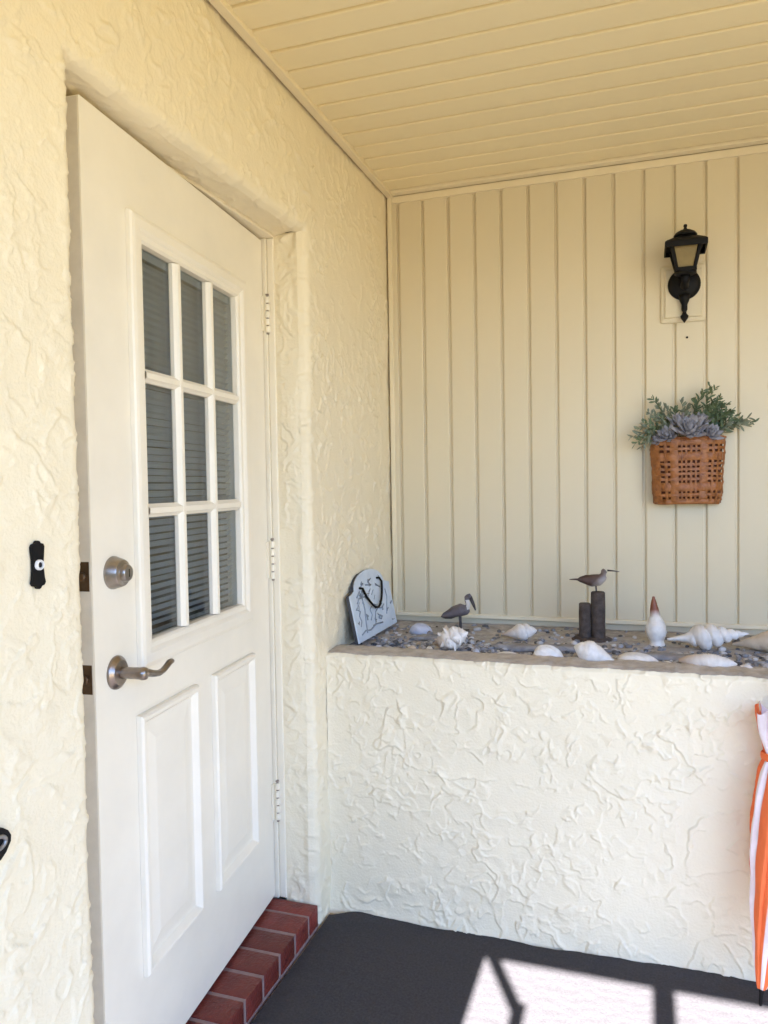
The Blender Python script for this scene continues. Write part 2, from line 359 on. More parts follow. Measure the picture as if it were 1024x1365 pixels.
# porch front: added sun-blocking panel, beam, slim posts (they cut the sun patches on the floor)
sun_blk = MB().prism([(-0.02, 1.60), (0.50, 1.60), (0.527, 1.63), (0.527, H - 0.03), (-0.02, H - 0.034)], YFRONT + 0.02, YFRONT + 0.07)  # panel added only to keep sun off the floor beside the house wall
tag(sun_blk.build('corner_sun_blocker', M_FRAMEW), 'unseen flat white panel added in the upper front corner to block sun', 'bracket')
bmx = MB().cbox(0.520, XEND + 0.1, YFRONT, YFRONT + 0.098, 2.25, H - 0.03, 0.004)
tag(bmx.build('porch_beam', M_FRAMEW), 'white beam along the front edge of the porch roof', 'beam')
p1 = thing('porch_post', (0.650, YFRONT + .05, -0.012), 'slim white metal porch post whose top bends sideways to the beam', 'post', 'posts along the porch front')
MB().cbox(-0.018, 0.018, -0.02, 0.02, 0, 2.062, 0.003).build('shaft', M_FRAMEW, p1)
MB().tube([(0.002, 0, 2.040), (-0.128, 0, 2.272)], 0.018, 8).build('brace', M_FRAMEW, p1)
p2 = thing('porch_post', (1.008, YFRONT + .05, -0.012), 'square white metal porch post without a brace', 'post', 'posts along the porch front')
MB().cbox(-0.029, 0.029, -0.03, 0.03, 0, 2.262, 0.003).build('shaft', M_FRAMEW, p2)
M_HEDGE = mat('light_blocker_green', (0.05, 0.075, 0.022), 0.8, col2=(0.02, 0.035, 0.012), vscale=18, bump=0.03, bscale=25)
hx = np.linspace(-3.0, 2.9, 60); hu = np.linspace(0, 1, 40); HX, HU = np.meshgrid(hx, hu, indexing='ij')
ha = HU * np.pi; hr = 1 + 0.10 * perlin(HX * 3, HU * 14, 91) + 0.05 * perlin(HX * 9, HU * 40, 92)
hedge = link('light_blocker_hedge', fast_mesh('light_blocker_hedge', np.stack([HX, -5.6 - 0.45 * np.sign(np.cos(ha)) * np.abs(np.cos(ha)) ** 0.4 * hr, -0.2 + 1.75 * np.abs(np.sin(ha)) ** 0.35 * hr], -1), grid_quads(60, 40), M_HEDGE))  # added out of view to cut the front light reaching siding and planter
tag(hedge, 'unseen dark green hedge shape added across the walk to cut light', 'hedge')
side = MB().cbox(XEND, XEND + 0.12, -1.3, 0.10, -0.012, H + 0.01, 0.004)  # unseen wall added to cut light from the open right side
tag(side.build('added_side_wall', M_STUCCO), 'unseen cream stucco side wall added to cut light from the right', 'wall')
p3 = thing('porch_post', (XEND + .04, YFRONT + .05, -0.012), 'thick white corner post at the open end of the porch', 'post', 'posts along the porch front')
MB().cbox(-0.05, 0.05, -0.045, 0.045, 0, 2.26, 0.004).build('shaft', M_FRAMEW, p3)

# ------------------------------------------------------------------ planter: stucco front, bare concrete top, gravel fill
XP = XEND - 0.004
pl = thing('stucco_planter', (1.2, -0.35, 0), 'waist-high cream stucco planter with a bare concrete rim below the siding', 'planter')
xs = np.concatenate([np.arange(0.0, 1.42, 0.0029), np.arange(1.42, XP, 0.03)]); zs = np.arange(-0.012, HP + 0.001, 0.0029); zs = np.append(zs[zs < HP - .002], HP)
X, Z = np.meshgrid(xs, zs, indexing='ij')
hp_ = stucco(X, Z, 300, 0.0, 1.4)
flare = 0.012 * np.exp(-np.maximum(Z, 0) / 0.035)
topr = sstep(HP - 0.012, HP, Z)
hp_ = hp_ + 0.010 * np.exp(-X / 0.02) * 0.6
Pf = np.stack([X, -DP - hp_ - flare + 0.008 * topr, Z + topr * (0.003 * perlin(X * 12, X * 0, 77) + 0.002 * perlin(X * 40, X * 0, 78))], -1)
V = [Pf.reshape(-1, 3)]; Q = [grid_quads(len(xs), len(zs))]
link('front_face', fast_mesh('front_face', np.concatenate(V) - np.array([1.2, -0.35, 0]), np.concatenate(Q), M_STUCCO), pl)
# rim
vy = np.linspace(0, 0.125, 22); Xr, Vr = np.meshgrid(xs, vy, indexing='ij')
ztop = HP + 0.003 * perlin(Xr * 12, Xr * 0, 77) + 0.002 * perlin(Xr * 40, Xr * 0, 78)
zr = ztop + 0.0035 * sstep(0, 0.02, Vr) + 0.0022 * perlin(Xr * 14, Vr * 20, 79) * sstep(0, .02, Vr) + 0.001 * perlin(Xr * 55, Vr * 55, 80) - 0.03 * sstep(0.105, 0.125, Vr + 0.012 * perlin(Xr * 9, Vr * 3, 81))
yr = -DP + 0.008 - np.interp(0, [0], [0]) + Vr - (1 - sstep(0, 0.02, Vr)) * (stucco(Xr, Xr * 0 + HP, 300, 0.0, 1.4) + 0.003)
link('rim', fast_mesh('rim', np.stack([Xr, yr, zr], -1).reshape(-1, 3) - np.array([1.2, -0.35, 0]), grid_quads(len(xs), len(vy)), M_CONC), pl)
MB().add([(XP, -DP, 0), (XP, 0.0, 0), (XP, 0.0, HP), (XP, -DP, HP)], [(0, 1, 2, 3)]).build('end_face', M_STUCCO, pl).location = (-1.2, 0.35, 0)
# fill surface
fx = np.linspace(0.0, XP, 380); fy = np.linspace(-0.58, 0.012, 90); X, Y = np.meshgrid(fx, fy, indexing='ij')
ZF = lambda x, y: 0.815 + 0.005 * perlin(np.asarray(x) * 5.0, np.asarray(y) * 5.0, 85) + 0.002 * perlin(np.asarray(x) * 23.0, np.asarray(y) * 23.0, 86)
fill = link('soil_fill', fast_mesh('soil_fill', np.stack([X, Y, ZF(X, Y)], -1).reshape(-1, 3) - np.array([1.2, -0.35, 0]), grid_quads(len(fx), len(fy)), M_SOIL), pl)
def zf(x, y): return float(ZF(np.array([x]), np.array([y]))[0])
# pebbles, too many to count
M_PEB = attr_mat('mixed_grey_pebbles', 'tone', (0.045, 0.05, 0.06), (0.60, 0.59, 0.58), 0.7, mid=(0.25, 0.255, 0.275), bump=0.001, bscale=150)
ico = bmesh.new(); bmesh.ops.create_icosphere(ico, subdivisions=1, radius=1); IV = [v.co.copy() for v in ico.verts]; IF = [[v.index for v in f.verts] for f in ico.faces]; ico.free()
b = MB()
for k in range(1500):
    x = rnd.uniform(0.03, 1.75); y = -0.555 + abs(rnd.gauss(0, 0.13)) if rnd.random() < 0.8 else rnd.uniform(-0.55, -0.03)
    if y > -0.02: continue
    s = rnd.uniform(0.004, 0.011) * (1.4 if rnd.random() < 0.1 else 1); z = zf(x, y) + s * 0.25
    rot = Matrix.Rotation(rnd.uniform(0, 6.3), 3, 'Z'); tone = min(1, max(0, rnd.gauss(0.52, 0.26)))
    sc = Vector((s * rnd.uniform(0.8, 1.7), s * rnd.uniform(.7, 1.1), s * rnd.uniform(.5, .8)))
    b.add([rot @ Vector((v.x * sc.x * rnd.uniform(.85, 1.15), v.y * sc.y, v.z * sc.z)) + Vector((x, y, z)) for v in IV], IF, [tone] * len(IV))
gr = b.build('pebbles', M_PEB, None, True, 'tone'); tag(gr, 'small mixed grey pebbles covering the planter fill', 'pebbles', kind='stuff')

# ------------------------------------------------------------------ brick threshold
br = thing('brick_threshold', (-0.06, -1.3, 0), 'dark red painted brick sill under the door with pinkish grout', 'threshold')
BT = 0.068
bb = MB().box(-0.23 + .06, 0.0035 + .06, YL + 0.012 + 1.3, YR - 0.008 + 1.3, -0.012, BT - 0.0022); bb.build('mortar', M_MORTAR, br)
def brick_mesh(w):
    b = MB().cbox(-0.175, 0.066, -w / 2, w / 2, 0.004, BT, 0.004); return b.mesh('brick', M_BRICK, True, angle=35)
bmsh = brick_mesh(0.0870); y = -0.860 - 0.0060
c = MB().cbox(-0.175, 0.066, -0.858 + 1.3, YR - 0.010 + 1.3, 0.004, BT, 0.004); c.build('brick', M_BRICK, br, True, angle=35)
while y - 0.0905 > YL + 0.01:
    o = link('brick', bmsh, br); o.location = (rnd.uniform(-.0015, .0015), y - 0.0435 + 1.3, rnd.uniform(-.001, .001)); o.rotation_euler = (rnd.uniform(-.006, .006), rnd.uniform(-.006, .006), rnd.uniform(-.01, .01))
    y -= 0.0985

# ------------------------------------------------------------------ door frame
df = thing('door_frame', (-0.15, -1.3, 0.07), 'cream painted wooden door frame set in the stucco opening', 'door frame')
trim(df, 'jamb', (-0.26, -0.1265, -0.7968, -0.72, 0.0695, 2.118), 0.002, M_JAMB)
trim(df, 'casing', (-0.1262, -0.104, -0.7905, -0.72, 0.0695, 2.118), 0.003, M_JAMB)
trim(df, 'jamb', (-0.26, -0.104, YL - 0.06, YL + 0.060, 0.0695, 2.118), 0.003, M_JAMB)
trim(df, 'head', (-0.26, -0.102, YL - 0.06, YR + 0.06, 2.1185, 2.20), 0.003, M_JAMB)
trim(df, 'stop', (-0.2, -0.187, -0.812, -0.797, 0.0695, 2.117), 0.002, M_JAMB)
trim(df, 'stop', (-0.2, -0.187, YL + 0.0605, YL + 0.075, 0.0695, 2.117), 0.002, M_JAMB)

# ------------------------------------------------------------------ door (local X = from hinge to latch side, Y = outward, Z up)
ANG = 0.0972
door = thing('front_door', (-0.1388, -0.8006, 0.0799), 'off-white front door standing ajar with nine glass panes over two raised panels', 'door', rz=ANG - math.pi / 2)
DW, DH, DT = 0.910, 2.03, 0.044
GX0, GX1, GZ0, GZ1 = 0.203, 0.702, 0.943, 1.818      # glazed opening
def slab():
    b = MB(); xs_ = [0.0, GX0, GX1, DW]; zs_ = [0.0, GZ0, GZ1, DH]
    for i in range(3):
        for j in range(3):
            if i == 1 and j == 1: continue
            for yv, fl in ((0.0, False), (-DT, True)):
                q = [(xs_[i], yv, zs_[j]), (xs_[i + 1], yv, zs_[j]), (xs_[i + 1], yv, zs_[j + 1]), (xs_[i], yv, zs_[j + 1])]
                b.add(q[::-1] if fl else q, [(0, 1, 2, 3)])
    for (xa, za, xb, zb2) in ((0, 0, DW, 0), (DW, 0, DW, DH), (DW, DH, 0, DH), (0, DH, 0, 0), (GX0, GZ0, GX1, GZ0), (GX1, GZ0, GX1, GZ1), (GX1, GZ1, GX0, GZ1), (GX0, GZ1, GX0, GZ0)):
        b.add([(xa, 0, za), (xb, 0, zb2), (xb, -DT, zb2), (xa, -DT, za)], [(0, 1, 2, 3)])
    bm = bmesh.new(); me = b.mesh('slab', M_DOOR); bm.from_mesh(me); bmesh.ops.remove_doubles(bm, verts=bm.verts[:], dist=1e-5)
    bmesh.ops.recalc_face_normals(bm, faces=bm.faces[:])
    ed = [e for e in bm.edges if len(e.link_faces) == 2 and e.calc_face_angle(0) > 1.0 and (min(v.co.x for v in e.verts) < 1e-4 or max(v.co.x for v in e.verts) > DW - 1e-4 or min(v.co.z for v in e.verts) > DH - 1e-4 or max(v.co.z for v in e.verts) < 1e-4)]
    bmesh.ops.bevel(bm, geom=ed, offset=0.0025, segments=2, profile=0.5, affect='EDGES')
    bm.to_mesh(me); bm.free(); return me
link('slab', slab(), door)
M_EDGE = mat('bare_tan_door_edge', (0.70, 0.64, 0.52), 0.6, var=0.15, vscale=20)
MB().box(DW - 0.0004, DW + 0.0006, -DT + 0.003, -0.003, 0.003, DH - 0.003).build('latch_edge', M_EDGE, door)
# lite frame: raised moulding
fr = MB().ring(0.150, 0.758, 0.893, 1.868, [(0.0, 0.0004), (0.001, 0.009), (0.004, 0.013), (0.012, 0.0155), (0.030, 0.0155), (0.036, 0.012), (0.040, 0.0085), (0.050, 0.0075), (0.0555, 0.002), (0.0575, -0.018)])
lf = fr.build('glazing_frame', M_DOOR, door)
PX0, PX1, PZ0, PZ1 = 0.2075, 0.7005, 0.9505, 1.8105
MW = 0.030
def muntin(x0, x1, z0, z1, vert):
    """bevelled bar, 9 mm proud of the glass"""
    b = MB(); pr = [(-MW / 2, -0.016), (-MW / 2, -0.003), (-MW / 2 + 0.005, 0.002), (-0.006, 0.0075), (0.006, 0.0075), (MW / 2 - 0.005, 0.002), (MW / 2, -0.003), (MW / 2, -0.016)]
    n = len(pr)
    if vert: V = [(x0 + a, y, z0) for a, y in pr] + [(x0 + a, y, z1) for a, y in pr]
    else: V = [(x0, y, z0 + a) for a, y in pr] + [(x1, y, z0 + a) for a, y in pr]
    return b.add(V, [(k, (k + 1) % n, n + (k + 1) % n, n + k) for k in range(n)])
pw = (PX1 - PX0 - 2 * MW) / 3; ph = (PZ1 - PZ0 - 2 * MW) / 3
for i in (1, 2): muntin(PX0 + i * (pw + MW) - MW / 2, 0, PZ0, PZ1, True).build('muntin', M_DOOR, lf)
for j in (1, 2): muntin(PX0, PX1, PZ0 + j * (ph + MW) - MW / 2, 0, False).build('muntin', M_DOOR, lf).location = (0, -0.0007, 0)
pane = MB().box(-pw / 2 - 0.004, pw / 2 + 0.004, -0.0155, -0.0115, -ph / 2 - .004, ph / 2 + .004).mesh('pane', M_GLASS)
for i in range(3):
    for j in range(3):
        link('pane', pane, door, (PX0 + pw / 2 + i * (pw + MW), 0, PZ0 + ph / 2 + j * (ph + MW)))
# mini blind hung right behind the glass
bl = MB().cbox(GX0 + 0.004, GX1 - 0.004, -0.043, -0.02, GZ1 - 0.026, GZ1 - 0.003, 0.002).build('blind', M_SLAT, door)
sm_ = MB(); pr = [(-0.009, 0.0), (0.0, 0.0022), (0.009, 0.0)]
ca, sa = math.cos(0.85), math.sin(0.85)
V = []
for xx in (GX0 + 0.005, GX1 - 0.005):
    for a, c_ in pr: V.append((xx, a * ca - c_ * sa, a * sa + c_ * ca))
    for a, c_ in pr[::-1]: V.append((xx, a * ca - (c_ - .0006) * sa, a * sa + (c_ - .0006) * ca))
sm_.add(V, [(k, (k + 1) % 6, 6 + (k + 1) % 6, 6 + k) for k in range(6)] + [tuple(range(5, -1, -1)), tuple(range(6, 12))])
sme = sm_.mesh('slat', M_SLAT)
z = GZ0 + 0.012
while z < GZ1 - 0.03:
    o = link('slat', sme, bl, (0, -0.0315, z)); o.rotation_euler = (rnd.uniform(-.05, .05), rnd.uniform(-.002, .002), 0); z += 0.0165
# lower raised panels
PP = [(0.0, 0.0004), (0.001, 0.011), (0.005, 0.0155), (0.010, 0.0160), (0.014, 0.0150), (0.025, 0.0016), (0.034, 0.0009), (0.040, 0.0016), (0.066, 0.0060), (0.068, 0.0062)]
for (xa, xb) in ((0.142, 0.410), (0.500, 0.768)):
    MB().ring(xa, xb, 0.228, 0.797, PP, True).build('raised_panel', M_DOOR, door)
# latch plates on the door edge
for zc in (1.112, 0.910):
    lp = MB().cbox(DW - 0.002, DW + 0.0012, -0.036, -0.006, zc - 0.029, zc + 0.029, 0.0008).build('latch_plate', M_BRASS, door)
    MB().lathe([(0.009, 0.0), (0.009, 0.005), (0.007, 0.007)], (DW + .001, -0.021, zc), (1, 0, 0), 16).build('bolt', M_BRASS, lp)
# deadbolt
db = MB().lathe([(0.0335, 0.0), (0.0335, 0.004), (0.032, 0.0075), (0.0285, 0.020), (0.0265, 0.024), (0.0175, 0.0265), (0.0172, 0.034), (0.0150, 0.0365), (0.0, 0.0372)], (0.840, 0.0003, 1.112), (0, 1, 0), 36).build('deadbolt', M_NICKEL, door, True, angle=40)
MB().cbox(0.8385, 0.8415, 0.036, 0.0378, 1.104, 1.120, 0.0004).build('keyhole', M_BLACK, db)
# lever handle
lv = thing_l = MB().lathe([(0.0345, 0.0), (0.0345, 0.003), (0.033, 0.006), (0.027, 0.0095), (0.0255, 0.012), (0.016, 0.0135), (0.0, 0.0138)], (0.838, 0.0003, 0.908), (0, 1, 0), 36).build('lever_handle', M_BRONZE, door, True, angle=40)
MB().lathe([(0.0125, 0.01), (0.0118, 0.03), (0.0122, 0.052), (0.0135, 0.060), (0.012, 0.068), (0.007, 0.071)], (0.838, 0.0, 0.908), (0, 1, 0), 20).build('neck', M_BRONZE, lv, True, angle=50)
MB().tube([(0.842, 0.059, 0.908), (0.825, 0.0625, 0.907), (0.806, 0.0655, 0.9005), (0.788, 0.067, 0.897), (0.770, 0.067, 0.8985), (0.752, 0.066, 0.904), (0.738, 0.0645, 0.9085), (0.727, 0.063, 0.9085), (0.722, 0.062, 0.907)],
          [0.0115, 0.0105, 0.0090, 0.0080, 0.0072, 0.0070, 0.0076, 0.0072, 0.0045], 12, (0.8, 1.0)).build('lever', M_BRONZE, lv, True)
# hinges
M_PIN = mat('tarnished_hinge_pin', (0.30, 0.25, 0.19), 0.5, 0.3, var=0.3, vscale=60)
for (z0_, z1_) in ((1.752, 1.864), (0.996, 1.116), (0.239, 0.359)):
    hg = MB(); n = 5; hh_ = (z1_ - z0_) / n
    hg.cbox(-0.0070, 0.014, 0.0002, 0.0062, z0_ + .004, z1_ - .004, 0.0005)
    ho = hg.build('hinge', M_JAMB, door)
    for k in range(n): MB().lathe([(0.0066, 0.0), (0.0078, 0.001), (0.0078, hh_ - 0.0050), (0.0066, hh_ - 0.0040)], (-0.0060, 0.0135, z0_ + k * hh_), (0, 0, 1), 14).build('knuckle', M_JAMB, ho, True, angle=40)
    MB().lathe([(0.0040, -0.006), (0.0050, -0.002), (0.0042, 0.0), (0.0042, z1_ - z0_), (0.0062, z1_ - z0_ + 0.001), (0.0052, z1_ - z0_ + 0.005), (0.0, z1_ - z0_ + 0.006)], (-0.0060, 0.0135, z0_), (0, 0, 1), 12).build('pin', M_PIN, ho, True, angle=40)

# ------------------------------------------------------------------ small fixtures on the stucco wall
bell = thing('doorbell', (0.0, -1.906, 1.237), 'narrow black doorbell plate with a round white button on the stucco', 'doorbell')
out = []
for sgn in (1,):
    pts = [(0.0, 0.0405), (0.004, 0.0395), (0.0065, 0.036), (0.0125, 0.0345), (0.0145, 0.030), (0.0135, 0.020), (0.0120, 0.008), (0.0120, -0.008), (0.0135, -0.022), (0.0155, -0.030), (0.0125, -0.0345), (0.0065, -0.036), (0.004, -0.0395), (0.0, -0.0405)]
    out = pts + [(-a, z) for a, z in pts[-2:0:-1]]
b = MB().prism(out, 0, 1); b.v = [(0.002 + 0.005 * y, x, z) for x, y, z in b.v]
b.build('plate', M_BLACK, bell)
b = MB().lathe([(0.0090, 0.0), (0.0092, 0.003), (0.0078, 0.0055), (0.0058, 0.0055), (0.0052, 0.002)], (0.007, 0.0, 0.0), (1, 0, 0), 24); bo = b.build('button_ring', M_WHITEPL, bell, True, angle=40)
MB().lathe([(0.0046, 0.0), (0.0046, 0.003), (0.003, 0.0045), (0, 0.0048)], (0.007, 0, 0), (1, 0, 0), 16).build('button', M_BLACK, bell, True)
fx_ = thing('wall_bracket', (0.0, -2.016, 0.815), 'small black pointed bracket with a grey ring on the stucco below the doorbell', 'bracket')
pts = [(0.0, 0.024), (0.012, 0.021), (0.022, 0.013), (0.0275, 0.003), (0.0265, -0.006), (0.017, -0.019), (0.006, -0.027), (0.0, -0.028)]
b = MB().prism(pts + [(-a, z) for a, z in pts[-2:0:-1]], 0, 1); b.v = [(0.001 + 0.012 * y, x, z) for x, y, z in b.v]; b.build('plate', M_BLACK, fx_)
tr = [(0.014, 0.015 * math.cos(a), 0.001 + 0.0095 * math.sin(a)) for a in np.linspace(0, 2 * math.pi, 25)]
MB().tube(tr, 0.0034, 8).build('ring', M_GREYMET, fx_, True)

nail = MB().lathe([(0.0015, -0.004), (0.0015, 0.004), (0.004, 0.0045), (0.004, 0.006), (0.0, 0.0065)], (1.110, -0.0005, 1.862), (0, -1, 0), 12)
tag(nail.build('nail', M_BLACK), 'small dark nail head in the siding between lantern and basket', 'nail')

# ------------------------------------------------------------------ wall lantern
LX = 1.100
lan = thing('wall_lantern', (LX, -0.021, 1.905), 'black coach lantern with amber glass mounted on the siding', 'lantern')
# round back plate
MB().lathe([(0.054, 0.0), (0.054, 0.006), (0.050, 0.012), (0.040, 0.017), (0.026, 0.022), (0.014, 0.026), (0.0, 0.027)], (0, 0, 0.138), (0, -1, 0), 36).build('back_plate', M_BLACK, lan, True, angle=50)
# drop finial
MB().lathe([(0.0, -0.002), (0.006, 0.006), (0.0125, 0.016), (0.0135, 0.023), (0.008, 0.029), (0.006, 0.036), (0.010, 0.044), (0.010, 0.062), (0.016, 0.075), (0.02, 0.095)], (0, -0.014, 0.004), (0, 0, 1), 20).build('drop_finial', M_BLACK, lan, True)
# arm
MB().tube([(0, -0.012, 0.135), (0, -0.045, 0.122), (0, -0.075, 0.130), (0, -0.085, 0.152)], [0.016, 0.013, 0.012, 0.016], 14).build('arm', M_BLACK, lan, True)
LY = -0.085
cage = MB().lathe([(0.030, 0.150), (0.036, 0.154), (0.036, 0.160), (0.030, 0.166)], (0, LY, 0), (0, 0, 1), 24).build('cage', M_BLACK, lan, True, angle=40)
zb0, zt0, hb, ht = 0.162, 0.248, 0.027, 0.046
for sx in (-1, 1):
    for sy in (-1, 1):
        MB().tube([(sx * hb, LY + sy * hb, zb0), (sx * ht, LY + sy * ht, zt0)], [0.0055, 0.007], 6).build('corner_bar', M_BLACK, cage)
for (h_, z_, t_) in ((hb + .004, zb0 - 0.002, 0.010), (ht + .004, zt0 - 0.006, 0.008)):
    b = MB()
    for sx, sy in ((0, 1), (0, -1), (1, 0), (-1, 0)):
        if sx == 0: b.box(-h_, h_, LY + sy * h_ - .004, LY + sy * h_ + .004, z_, z_ + t_)
        else: b.box(sx * h_ - .004, sx * h_ + .004, LY - h_ + .0045, LY + h_ - .0045, z_, z_ + t_)
    b.build('rail', M_BLACK, cage)
for k in range(4):
    b = MB().add([(-hb + .002, hb - .002, zb0 + .004), (hb - .002, hb - .002, zb0 + .004), (ht - .002, ht - .002, zt0 - .003), (-ht + .002, ht - .002, zt0 - .003), (-hb + .002, hb - .004, zb0 + .004), (hb - .002, hb - .004, zb0 + .004), (ht - .002, ht - .004, zt0 - .003), (-ht + .002, ht - .004, zt0 - .003)],
                 [(0, 1, 2, 3), (7, 6, 5, 4), (0, 4, 5, 1), (2, 6, 7, 3), (1, 5, 6, 2), (0, 3, 7, 4)])
    c_, s_ = math.cos(k * math.pi / 2), math.sin(k * math.pi / 2)
    b.v = [(x * c_ - y * s_, x * s_ + y * c_ + LY, z) for x, y, z in b.v]; b.build('glass_pane', M_AMBER, cage)
# roof: square skirt, sloped hip, vent cap, finial
b = MB(); lv_ = [(0.0655, 0.232), (0.0665, 0.233), (0.0665, 0.250), (0.060, 0.256), (0.036, 0.270), (0.030, 0.272)]
V = []
for h_, z_ in lv_: V += [(-h_, LY - h_, z_), (h_, LY - h_, z_), (h_, LY + h_, z_), (-h_, LY + h_, z_)]
Fq = []
for i in range(len(lv_) - 1):
    for k in range(4): Fq.append((i * 4 + k, i * 4 + (k + 1) % 4, i * 4 + 4 + (k + 1) % 4, i * 4 + 4 + k))
nt_ = (len(lv_) - 1) * 4; Fq.append((nt_, nt_ + 1, nt_ + 2, nt_ + 3))
iv = len(V); h_ = 0.061; V += [(-h_, LY - h_, 0.232), (h_, LY - h_, 0.232), (h_, LY + h_, 0.232), (-h_, LY + h_, 0.232), (-h_, LY - h_, 0.247), (h_, LY - h_, 0.247), (h_, LY + h_, 0.247), (-h_, LY + h_, 0.247)]
for k in range(4):
    k2 = (k + 1) % 4; Fq.append((k, iv + k, iv + k2, k2)); Fq.append((iv + k, iv + 4 + k, iv + 4 + k2, iv + k2))
Fq.append((iv + 4, iv + 7, iv + 6, iv + 5))
roof = b.add(V, Fq).build('lantern_roof', M_BLACK, lan)
MB().lathe([(0.026, 0.268), (0.026, 0.277), (0.037, 0.279), (0.038, 0.283), (0.031, 0.292), (0.018, 0.299), (0.007, 0.302), (0.0045, 0.309), (0.0065, 0.314), (0.005, 0.319), (0.0, 0.3205)], (0, LY, 0), (0, 0, 1), 24).build('vent_cap', M_BLACK, roof, True, angle=50)

# ------------------------------------------------------------------ rattan wall basket
BX, BZ0, BZ1 = 1.107, 1.275, 1.506
bk = thing('wicker_basket', (BX, -0.012, BZ0), 'brown open-weave rattan wall basket hung on the siding', 'basket')
M_RAT = mat('brown_rattan', (0.36, 0.135, 0.027), 0.45, col2=(0.18, 0.058, 0.011), vscale=45, bump=0.0012, bscale=120)
M_DARKIN = mat('basket_shade_brown', (0.09, 0.03, 0.012), 0.9)
BH = BZ1 - BZ0
def bprof(s, z, off=0.0):
    """s in [-1,1] round the front, z height: D-shaped section bulging from the wall"""
    k = z / BH; hw = 0.106 + 0.013 * math.sin(min(1, k * 1.25) * math.pi / 2) + 0.002 * math.sin(k * 9)
    dep = 0.070 + 0.018 * k
    if k < 0.06: hw -= 0.010 * (1 - k / 0.06); dep -= 0.010 * (1 - k / 0.06)
    a = s * math.pi / 2; e = 0.42
    cx_ = math.copysign(abs(math.sin(a)) ** 0.72, a); cy_ = abs(math.cos(a)) ** e
    n = Vector((cx_ * 0.6, -cy_, 0)).normalized()
    return Vector((hw * cx_, -dep * cy_, z)) + n * off
def strip(path, wdir, width, th, nm):
    V = []; Fq = []; n = len(path)
    for i, (p, nrm) in enumerate(path):
        w_ = wdir[i] * width / 2; t_ = nrm * th / 2
        V += [p - w_ - t_ * .5, p - w_ * .8 + t_, p + w_ * .8 + t_, p + w_ - t_ * .5]
    for i in range(n - 1):
        for k in range(4): Fq.append((i * 4 + k, i * 4 + (k + 1) % 4, i * 4 + 4 + (k + 1) % 4, i * 4 + 4 + k))
    Fq += [(0, 1, 2, 3), ((n - 1) * 4 + 3, (n - 1) * 4 + 2, (n - 1) * 4 + 1, (n - 1) * 4)]
    return MB().add(V, Fq).build(nm, M_RAT, bk, True, angle=60)
def px2s(px): return (px - 918.0) / 47.5 * 0.80
hole_c = [885.7, 893.3, 907.6, 913.2, 919.0, 925.6, 931.5, 946.5, 953.6, 960.0]; hw_ = 1.65
edges = [868.0] + [v for c in hole_c for v in (c - hw_, c + hw_)] + [968.0]
cols_px = [(edges[i] + edges[i + 1]) / 2 for i in range(0, len(edges), 2)]; cw = [(edges[i + 1] - edges[i]) * 0.00243 for i in range(0, len(edges), 2)]
hole_r = [0.2025, 0.1855, 0.149, 0.132, 0.115, 0.098, 0.081, 0.044, 0.024]; hh2 = 0.0036
ez = [0.002] + [v for c in sorted(hole_r) for v in (c - hh2, c + hh2)] + [BH]
rows_z = [(ez[i] + ez[i + 1]) / 2 for i in range(0, len(ez), 2)]; rw = [ez[i + 1] - ez[i] for i in range(0, len(ez), 2)]
def snorm(s, z):
    a = bprof(s + 0.01, z) - bprof(s - 0.01, z); return Vector((a.y, -a.x, 0)).normalized() * (1 if a.x > 0 else -1)
for ci, (px, w_) in enumerate(zip(cols_px, cw)):
    tgt = (px - 918.0) * 0.00243; lo_, hi_ = -0.99, 0.99
    for _ in range(30):
        s = (lo_ + hi_) / 2
        if bprof(s, BH * .5).x < tgt: lo_ = s
        else: hi_ = s
    path = []; wd = []
    for i in range(19):
        z = 0.003 + (BH - 0.006) * i / 18; nrm = Vector((0.6 * math.sin(s * 1.5), -abs(math.cos(s * 1.5)) - .05, 0)).normalized()
        p = bprof(s, z) + nrm * (0.0022 * math.sin(i * math.pi * 0.75 + ci * math.pi)); path.append((p, nrm)); wd.append(Vector((-nrm.y, nrm.x, 0)))
    strip(path, wd, w_, 0.0026, 'stake')
for ri, (z, w_) in enumerate(zip(rows_z, rw)):
    path = []; wd = []; ph_ = rnd.uniform(0, 6)
    for i in range(41):
        s = -0.99 + 1.98 * i / 40; nrm = Vector((0.6 * math.sin(s * 1.5), -abs(math.cos(s * 1.5)) - .05, 0)).normalized()
        path.append((bprof(s, min(BH, z + 0.0012 * math.sin(s * 5 + ph_))) + nrm * (0.0022 * math.sin(i * 1.1 + ri * math.pi)), nrm)); wd.append(Vector((0, 0, 1)))
    strip(path, wd, w_, 0.0028, 'weaver')
rim_path = [bprof(-0.99 + 1.98 * i / 40, BH, 0.002) for i in range(41)]
MB().tube(rim_path, 0.0055, 8, (0.8, 1.2)).build('rim', M_RAT, bk, True)
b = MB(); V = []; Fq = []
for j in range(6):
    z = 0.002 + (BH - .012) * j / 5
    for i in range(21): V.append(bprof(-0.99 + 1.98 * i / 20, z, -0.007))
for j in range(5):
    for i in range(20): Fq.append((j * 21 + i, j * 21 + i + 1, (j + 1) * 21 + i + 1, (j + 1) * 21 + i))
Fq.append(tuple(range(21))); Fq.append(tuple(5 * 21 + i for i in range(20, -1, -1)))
b.add(V, Fq).build('shade_sheet', M_DARKIN, bk)  # dark brown sheet standing in for the shade behind the weave holes
MB().box(-0.112, 0.112, -0.003, 0.0005, 0.004, BH - 0.002).build('back_panel', M_RAT, bk)

